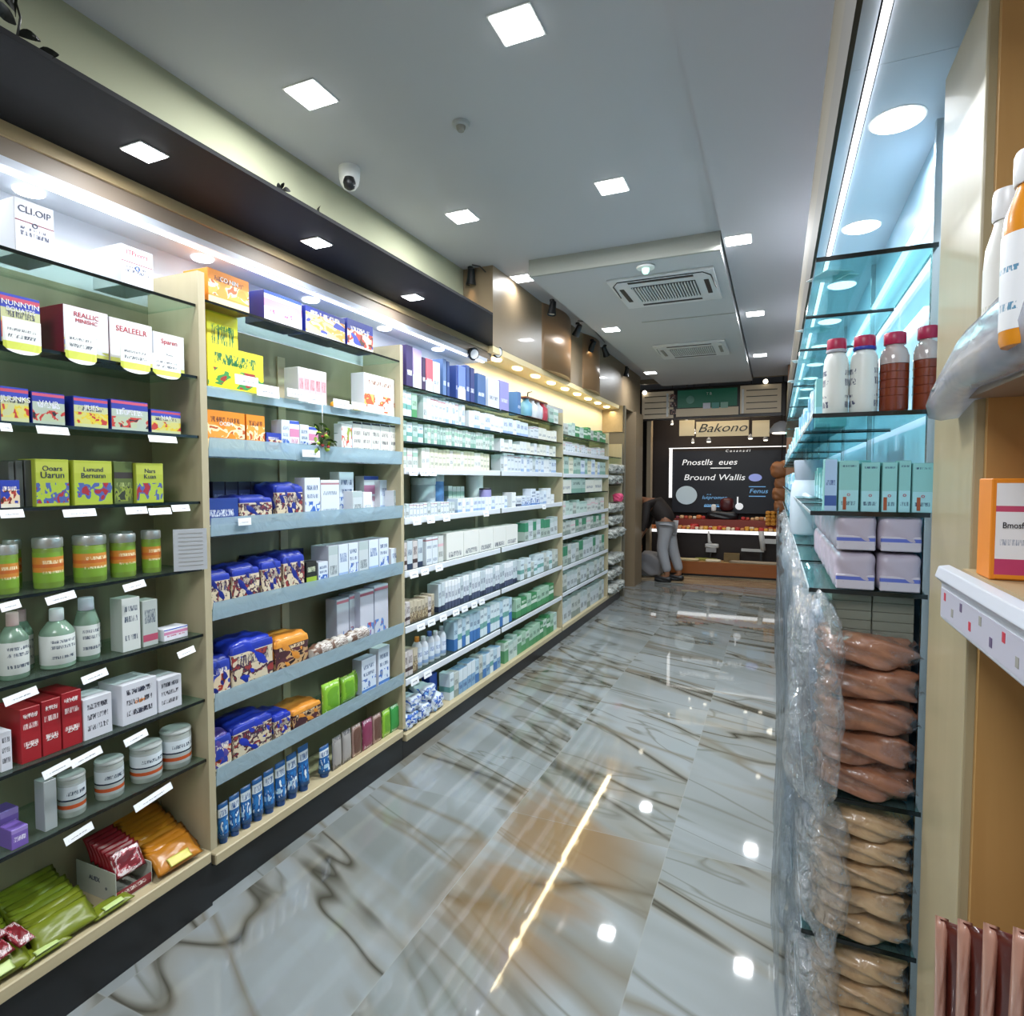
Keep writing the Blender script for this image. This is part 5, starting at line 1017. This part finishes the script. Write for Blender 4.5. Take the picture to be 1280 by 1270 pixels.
# ================================================================ FAR END: the bakery counter
def P9(px, py, Y=9.3): return on(px, py, 1, Y)
def boxP(name, px0, px1, py0, py1, Y, d, m, parent=None, bev=0):
    a = P9(px0, py1, Y); b = P9(px1, py0, Y); return box(name, a.x, b.x, Y, Y+d, a.z, b.z, m, parent, bev)
menu = empty('menu_sign', (0, 0, 0)); tag(menu, 'wide menu sign board with green centre and cream side panels', 'sign')
a = P9(799, 526, 8.7); b = P9(982, 474, 8.7)
box('sign_frame', a.x, b.x, 8.72, 8.80, a.z, 2.62, mat('frame_dark', '1E1612', .4), menu)
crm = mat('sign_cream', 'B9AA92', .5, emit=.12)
def rel(fx0, fx1, fz0, fz1, y0, y1, name, m):
    W_ = b.x-a.x; H_ = 2.62-a.z; return box(name, a.x+W_*fx0, a.x+W_*fx1, y0, y1, a.z+H_*fz0, a.z+H_*fz1, m, menu)
rel(.02, .25, .05, .92, 8.70, 8.719, 'side_panel', crm); rel(.71, .975, .10, .96, 8.70, 8.719, 'side_panel', crm)
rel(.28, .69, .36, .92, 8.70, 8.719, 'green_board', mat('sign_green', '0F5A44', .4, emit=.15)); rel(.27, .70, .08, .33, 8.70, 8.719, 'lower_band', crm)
for k in range(4):
    rel(.04, .22, .18+k*.19, .205+k*.19, 8.693, 8.699, 'menu_line', MATS['frame_dark']); rel(.75, .95, .22+k*.19, .245+k*.19, 8.693, 8.699, 'menu_line', MATS['frame_dark'])
rel(.20, .215, .1, .85, 8.690, 8.699, 'divider_strip', white); rel(.72, .735, .1, .85, 8.690, 8.699, 'divider_strip', white)
for k in range(3): rel(.225, .27, .15+k*.25, .32+k*.25, 8.690, 8.699, 'menu_picture', pm('print_menu', '3A2A2A', [], 'D9C9C0', ((.2, .8),), (.1, .9, '3A2A2A', '9A5A4A', 'E0D9D0')))
o = lathe('cup_picture', [(.05, 0), (.055, .004), (.03, .006)], mat('cup_teal', '6FA89A', .4), menu, (a.x+(b.x-a.x)*.37, 8.699, a.z+.26), rot=(math.pi/2, 0, 0))
for (fx, c) in ((.46, 'D9D6E0'), (.52, '5A9A92'), (.58, '8FB8A8')): rel(fx, fx+.05, .30, .48, 8.685, 8.699, 'drink_picture', mat('drink_'+c, c, .4))
text(menu, 'T B', .05, (a.x+(b.x-a.x)*.5, 8.694, a.z+.33), white, rot=(math.pi/2, 0, 0))
for (px, py, lb) in ((806, 491, 'left'), (957, 477, 'right')):
    p = P9(px, py, 8.68); o = lathe('sign_lamp', [(.02, 0), (.03, .01), (.03, .02)], mat('lamp_face', 'FFF6E0', .3, emit=4), None, p, rot=(math.pi/2, 0, 0)); tag(o, 'small bright lamp shining on the %s panel of the menu sign' % lb, 'lamp')
# cream valance with script
val = empty('shop_valance', (0, 0, 0)); tag(val, 'cream hanging valance panels with black script lettering', 'sign')
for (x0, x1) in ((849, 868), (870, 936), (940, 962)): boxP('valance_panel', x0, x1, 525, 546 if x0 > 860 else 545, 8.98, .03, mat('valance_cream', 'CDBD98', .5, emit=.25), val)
p = P9(902, 535, 8.97); text(val, 'Bakono', .17, (p.x, 8.972, p.z), black, rot=(math.pi/2, 0, 0), shear=.35, sx=1.25)
# counter back wall and chalkboard
struct('wall_back_dark', P9(812, 600, 9.62).x, .6, 9.62, 9.7, 0, 2.7, mat('counter_wall', '1A0F0C', .6))
cb = empty('chalkboard', (0, 0, 0)); tag(cb, 'large black chalkboard with white frame and chalk writing behind counter', 'chalkboard')
boxP('board', 840, 990, 562, 640, 9.5, .03, mat('board_black', '0C1220', .5), cb)
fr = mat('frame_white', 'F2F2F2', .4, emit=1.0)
boxP('frame', 836, 990, 557, 561, 9.47, .05, fr, cb); boxP('frame', 836, 840, 561, 622, 9.47, .05, fr, cb)
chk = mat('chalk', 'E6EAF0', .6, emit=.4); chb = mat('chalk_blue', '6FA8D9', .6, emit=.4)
def ct(s, px, py, sz, m=chk, sh=.2, sx=1.2): p = P9(px, py, 9.49); text(cb, s, sz, (p.x, 9.494, p.z), m, rot=(math.pi/2, 0, 0), shear=sh, sx=sx, name='chalk_writing')
ct('C o s a n a d l', 922, 563.5, .05); ct('Pnostlls  eues', 886, 578, .12); ct('Bround Wallis', 892, 597, .125); ct('Fenus', 948, 614, .09, chb); ct('n n', 886, 618, .04, chb); ct('lutpromen', 893, 622, .07, chb); ct('anwers', 889, 631, .06, chb)
def chb_box(px0, px1, py0, py1, m, n='chalk_line'): boxP(n, px0, px1, py0, py1, 9.493, .006, m, cb)
chb_box(888, 914, 584.5, 585.6, chk); chb_box(880, 899, 632.5, 633.5, chb); chb_box(936, 957, 608, 608.8, chb); chb_box(936, 957, 620, 620.8, chb)
def disc(px, py, rx, rz, m, name):
    p = P9(px, py, 9.49); bm = bmesh.new(); vs = [bm.verts.new((rx*math.cos(2*math.pi*i/24), 0, rz*math.sin(2*math.pi*i/24))) for i in range(24)]; f = bm.faces.new(vs)
    r = bmesh.ops.extrude_face_region(bm, geom=[f]); bmesh.ops.translate(bm, vec=(0, .005, 0), verts=[v for v in r['geom'] if isinstance(v, bmesh.types.BMVert)])
    return link(name, mesh_of(bm, name), m, cb, p)
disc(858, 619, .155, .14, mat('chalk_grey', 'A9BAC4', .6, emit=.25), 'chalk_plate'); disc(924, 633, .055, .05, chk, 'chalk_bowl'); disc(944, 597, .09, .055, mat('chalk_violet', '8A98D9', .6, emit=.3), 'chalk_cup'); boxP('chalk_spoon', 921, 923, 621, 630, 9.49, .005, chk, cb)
# counter
ctr = empty('display_counter', (0, 0, 0)); tag(ctr, 'long dark display counter with lit white front edge', 'counter')
a = P9(838, 662, 9.15); b = P9(990, 655, 9.15)
box('counter_top', a.x, b.x, 9.15, 9.6, a.z-.02, a.z+.01, mat('counter_top', '7A3A30', .4), ctr); box('front_edge', a.x, b.x, 9.13, 9.149, a.z-.035, a.z+.012, fr, ctr)
box('counter_body', a.x, b.x, 9.22, 9.6, .16, a.z-.021, mat('counter_body', '1A0E0A', .5), ctr)
zt = a.z+.0105
box('sloped_tray', a.x+.02, b.x-.1, 9.38, 9.58, zt, zt+.14, mat('tray_red', '8A3A30', .4), ctr)
R_ = random.Random(4); fc = ['C0503A', 'D9763A', 'E0B98A', 'B8302E', 'D9A03A', 'E6D9C0', '8A3A4A', 'C98A5A']
k = 0
for r_ in range(3):
    n_ = 24
    for i in range(n_):
        x = a.x+.06+(b.x-a.x-.14)*i/n_
        if r_ == 2 and abs(x-P9(903, 655, 9.5).x) < .26: continue
        rr = R_.uniform(.022, .036)
        c = R_.choice(fc); zz = zt if r_ == 0 else (zt if r_ == 1 else zt+.1405)
        o = soft('pastry', rr*2, rr*1.6, rr*1.6, mat('pastry_'+c, c, .45), None, (x, [9.19, 9.28, 9.44][r_], zz), seed=i % 3, wr=.1, r=.6)
        tag(o, 'small %s sweet, %s, %s row on the far counter' % ({'C0503A': 'rust red', 'D9763A': 'orange', 'E0B98A': 'tan', 'B8302E': 'red', 'D9A03A': 'golden', 'E6D9C0': 'cream', '8A3A4A': 'plum', 'C98A5A': 'brown'}[c], nth(i), ['front', 'middle', 'raised'][r_]), 'sweet', 'sweets on the far counter'); k += 1
for i in range(16):
    p = P9(963+R_.uniform(0, 20), 658, 9.35); rr = .03
    o = soft('pastry', rr*2, rr*2, rr*1.6, mat('pastry_gold', 'C98A2E', .4), None, (P9(960, 650, 9.2).x+.065*(i % 4), 9.17+.001*i, zt+.09+.05*(i//4)), seed=i % 4, wr=.15, r=.6); tag(o, 'golden roll heaped at the counter right end, %s row, %s' % (['bottom', 'second', 'third', 'top'][i//4], nth(i % 4)), 'sweet', 'golden rolls heaped at counter end')
o = soft('red_basket', .12, .1, .07, mat('basket_red', 'B81E26', .4), None, (P9(868, 650, 9.33).x, 9.34, zt), seed=2); tag(o, 'red rounded basket on the far counter left part', 'basket')
t = empty('stand_mixer', (P9(903, 655, 9.5).x, 9.485, zt+.1405)); tag(t, 'dark appliance with maroon bowl top amid the far counter', 'appliance')
soft('machine_body', .42, .16, .12, mat('machine_dark', '14141A', .35), t, wr=.05); soft('bowl', .2, .16, .2, mat('bowl_maroon', '4A1418', .35), t, (.06, 0, .12), r=.7, wr=.02); soft('white_knob', .07, .05, .1, white, t, (-.12, -.05, .12), wr=.05, r=.6)
# hanging bread at right end
t = empty('hanging_bread', (P9(972, 600, 9.0).x+.03, 9.0, P9(972, 640, 9.0).z)); tag(t, 'knobbly brown hanging loaves at right of the chalkboard', 'bread')
for i, (dx, dz, r) in enumerate(((.02, .0, .16), (-.0, .15, .17), (.02, .30, .16), (-.01, .46, .20), (.09, .52, .17))): soft('loaf', r*1.1, r, r*1.1, mat('bread_brown', '8E5C36', .5), t, (dx, 0, dz), seed=i, wr=.06, r=.7)
tube('hanging_cord', [(.02, 0, .65), (.02, 0, 2.89-t.location.z)], .006, black, t)
# lamps hanging at the counter
def pend(px, py, r, h, label, Y=8.95, m=None):
    p = P9(px, py, Y); t = empty('pendant_lamp', p); tag(t, label, 'lamp', None)
    lathe('lamp_shade', [(r, 0), (r*.95, h*.3), (r*.6, h*.8), (r*.2, h)], m or mat('shade_grey', '8A8C90', .4, emit=.05), t); lathe('bulb', [(r*.7, -.01), (r*.75, 0), (r*.6, .01)], MATS['lamp_face'], t)
    tube('cord', [(0, 0, h), (0, 0, 2.88-p.z)], .004, black, t)
pend(977, 541, .15, .15, 'large grey dome lamp hanging at the right of the valance', 8.55)
for i, (px, py) in enumerate(((886, 552), (938, 548), (957, 550), (866, 553), (840, 530), (858, 527), (868, 541))):
    pend(px, py, .035 if i < 3 else .024, .06, 'small bright lamp hanging over the counter, %s' % ['under the script', 'right of the script', 'far right', 'left of the script', 'top left', 'left by the menu corner', 'low at left'][i], 9.05 if i < 3 else 9.2)
# white tap and arm under the counter, bench, posts
t = empty('white_stool', (P9(948, 688, 9.0).x, 9.0, .155)); tag(t, 'white angular stool with crossbar before the counter at right', 'stool')
z0 = P9(948, 688, 9.0).z-.155; z1 = P9(948, 664, 9.0).z-.155
tube('post', [(.06, 0, z0+.0), (.03, 0, z1)], .035, mat('stool_white', 'B9BABA', .4), t); box('foot_bar', -.22, .07, -.02, .02, z0-.02, z0+.015, MATS['stool_white'], t); box('seat_bar', .06, .34, -.02, .02, z0+.10, z0+.16, MATS['stool_white'], t); box('support', .02, .05, -.012, .012, 0, z0, black, t)
t = empty('white_boot_lamp', (P9(888, 690, 9.05).x, 9.05, .155)); tag(t, 'small pale boot shaped fixture hanging below counter middle', 'fixture')
z0 = P9(888, 690, 9.05).z-.155; tube('stem', [(-.03, 0, z0+.30), (-.02, 0, z0+.16), (0, 0, z0+.1)], [.012, .02, .035], MATS['stool_white'], t); soft('foot', .18, .07, .06, MATS['stool_white'], t, (.02, 0, z0+.06), wr=.05); box('stand_block', -.06, .08, -.03, .03, z0-.0, z0+.06, mat('pale_grey', '8F8F92', .5), t); box('support', -.01, .01, -.01, .01, 0, z0, black, t)
t = empty('wooden_bench', (P9(838, 722, 8.85).x, 8.85, 0)); tag(t, 'low orange brown wooden bench in front of the far counter', 'bench'); L = P9(990, 722, 8.85).x-P9(838, 722, 8.85).x
z1 = P9(880, 704, 8.85).z+.02
box('seat_board', 0, L, 0, .26, z1-.02, z1, mat('bench_top', 'B08A5A', .4), t); box('front_board', 0, L, -.012, -.0005, .03, z1-.002, wood('bench_wood', '9A5A2A', '7E4720', .35, axis='x'), t); box('base', .02, L-.02, .02, .24, 0, z1-.021, black, t)
box('back_block', L*.45, L*.58, .10, .2, z1+.0005, z1+.12, mat('block_olive', '6E5A34', .5), t)
for i, (f, w_, c, lb) in enumerate(((.05, .3, 'C4B48A', 'pale folded cloth'), (.2, .3, '8A8A3E', 'olive folded cloth'), (.3, .2, 'D9D0B8', 'cream paper sheet'), (.62, .9, 'A89A86', 'long pale folded cloth'))):
    o = soft('folded_cloth', w_, .12, .03, mat('cloth_'+c, c, .7), None, (P9(838, 722, 8.85).x+L*f+w_/2 if i < 3 else P9(838, 722, 8.85).x+L*.79, 8.87+.05 if i != 1 else 9.03, z1+.0005), seed=i); tag(o, lb+' lying on the far wooden bench', 'cloth')
struct('trim_7', P9(808, 600, 8.75).x, P9(813, 600, 8.75).x, 8.75, 8.9, 0, 2.35, mat('post_cream', '8E7E66', .5))
struct('trim_8', P9(984, 600, 8.5).x, P9(991, 600, 8.5).x, 8.5, 8.62, 0, 2.3, MATS['end_wood'])
# small left counter with tray of pastry behind the person
t = empty('side_counter', (P9(808, 662, 8.9).x, 8.95, 0)); tag(t, 'short side counter with white edge behind the bending person', 'counter'); zc = P9(815, 662, 8.9).z
box('counter_body', 0, .36, 0, .19, 0, zc-.03, MATS['counter_body'], t); box('front_edge', -.0, .36, -.02, -.0005, zc-.03, zc+.01, fr, t); box('counter_top', 0, .36, 0, .19, zc-.0299, zc, MATS['counter_top'], t)
for i in range(6):
    o = soft('pastry', .09, .07, .06, mat('pastry_crust', 'B9682E', .45), None, (P9(808, 662, 8.9).x+.06+.1*(i % 3), 8.995+.085*(i//3), zc+.0005), seed=i % 3, wr=.1); tag(o, 'orange brown pastry on the short side counter, %s row, %s' % (['front', 'back'][i//3], ['left', 'middle', 'right'][i % 3]), 'sweet', 'pastries on the side counter')
# ---------------------------------------------------------------- the bending person
def skin(name, pts, edges, m, parent=None, root=0, sub=2):
    me = bpy.data.meshes.new(name); me.from_pydata([p[:3] for p in pts], edges, []); o = bpy.data.objects.new(name, me); COL.objects.link(o)
    md = o.modifiers.new('skin', 'SKIN'); sv = me.skin_vertices[0].data
    for i, p in enumerate(pts): sv[i].radius = (p[3], p[4] if len(p) > 4 else p[3])
    sv[root].use_root = True
    s2 = o.modifiers.new('sub', 'SUBSURF'); s2.levels = s2.render_levels = sub
    bpy.context.view_layer.update(); dg = bpy.context.evaluated_depsgraph_get(); m2 = bpy.data.meshes.new_from_object(o.evaluated_get(dg))
    bpy.data.objects.remove(o); m2.materials.clear()
    for f in m2.polygons: f.use_smooth = True
    return link(name, m2, m, parent)
fx = P9(833, 731, 8.25).x
per = empty('person', (fx, 8.25, 0)); tag(per, 'person in dark top and light grey trousers bending at left of the bakery', 'person')
SK = mat('skin_tone', '8E6248', .5)
# facing left (-x), bent forward: pelvis, spine, neck, head; arms hang to the side counter height; one knee bent
body = [(.0, 0, .78, .115), (-.06, 0, .90, .11), (-.16, 0, 1.00, .125), (-.25, 0, 1.05, .11), (-.33, 0, 1.07, .05), (-.40, 0, 1.07, .085), (-.47, 0, 1.05, .075),
        (.0, -.085, .74, .09), (-.05, -.09, .42, .062), (.03, -.09, .08, .04), (-.09, -.09, .03, .03, .02),
        (.0, .085, .74, .09), (.06, .09, .43, .062), (.16, .09, .08, .04), (.05, .09, .03, .03, .02),
        (-.24, -.17, 1.02, .05), (-.26, -.19, .78, .038), (-.34, -.17, .58, .028), (-.37, -.17, .52, .026),
        (-.24, .17, 1.02, .05), (-.26, .19, .78, .038), (-.36, .15, .60, .028), (-.39, .15, .54, .026)]
edg = [(0, 1), (1, 2), (2, 3), (3, 4), (4, 5), (5, 6), (0, 7), (7, 8), (8, 9), (9, 10), (0, 11), (11, 12), (12, 13), (13, 14), (3, 15), (15, 16), (16, 17), (17, 18), (3, 19), (19, 20), (20, 21), (21, 22)]
for hidx, sy_ in ((18, -1), (22, 1)):
    bx, by, bz = body[hidx][:3]
    for q in range(4):
        n0 = len(body); ln = [.06, .068, .064, .05][q]
        body += [(bx-.012+.0*q, by-.024+.016*q, bz-.035, .009), (bx-.022, by-.026+.017*q, bz-.035-ln*.5, .008), (bx-.018, by-.026+.017*q, bz-.035-ln, .006)]; edg += [(hidx, n0), (n0, n0+1), (n0+1, n0+2)]
    n0 = len(body); body += [(bx-.03, by-.03*sy_*-1, bz-.02, .010), (bx-.05, by+.028*sy_, bz-.055, .008)]; edg += [(hidx, n0), (n0, n0+1)]
skin('body', body, edg, SK, per)
GT = mat('trousers_grey', '9A9BA0', .7); DT = mat('top_dark', '1E1512', .7)
skin('trousers', [(.0, 0, .80, .125), (.0, -.085, .72, .105), (-.05, -.09, .42, .08), (.03, -.09, .12, .06), (.0, .085, .72, .105), (.06, .09, .43, .08), (.16, .09, .12, .06)], [(0, 1), (1, 2), (2, 3), (0, 4), (4, 5), (5, 6)], GT, per)
skin('top', [(.02, 0, .74, .15), (-.06, 0, .92, .14), (-.16, 0, 1.01, .15), (-.26, 0, 1.06, .12), (-.24, -.17, 1.02, .065), (-.26, -.19, .80, .052), (-.31, -.18, .66, .042), (-.24, .17, 1.02, .065), (-.26, .19, .80, .052), (-.32, .17, .67, .042)], [(0, 1), (1, 2), (2, 3), (3, 4), (4, 5), (5, 6), (3, 7), (7, 8), (8, 9)], DT, per)
skin('hair', [(-.37, 0, 1.09, .09), (-.41, 0, 1.115, .088), (-.44, 0, 1.13, .07)], [(0, 1), (1, 2)], mat('hair_dark', '120C0A', .6), per)
soft('shoe', .22, .085, .075, black, per, (-.03, -.09, 0), r=.5); soft('shoe', .22, .085, .075, black, per, (.10, .09, 0), r=.5)
lathe('nose', [(.001, -.015), (.012, 0), (.001, .015)], SK, per, (-.475, 0, 1.0), 8)
for s in (-1, 1): lathe('ear', [(.002, -.02), (.014, 0), (.002, .02)], SK, per, (-.40, s*.085, 1.07), 8)
o = soft('orange_bag', .12, .12, .14, mat('bag_orange2', 'D9761E', .45), None, (fx-.36, 8.08, .36), seed=3, r=.7, wr=.04); tag(o, 'round orange bag held low by the bending person', 'bag')
o.location.z = .375
o = soft('pale_sack', .34, .30, .34, mat('sack_grey', '8E8F94', .7), None, (fx-.27, 8.62, .0), seed=6, r=.55, wr=.08); tag(o, 'pale grey sack on the floor by the left door frame', 'sack')
lamp('AREA', 'counter_lamp', (-.7, 8.9, 2.55), 9, (1, .85, .65), 1.2, .3)
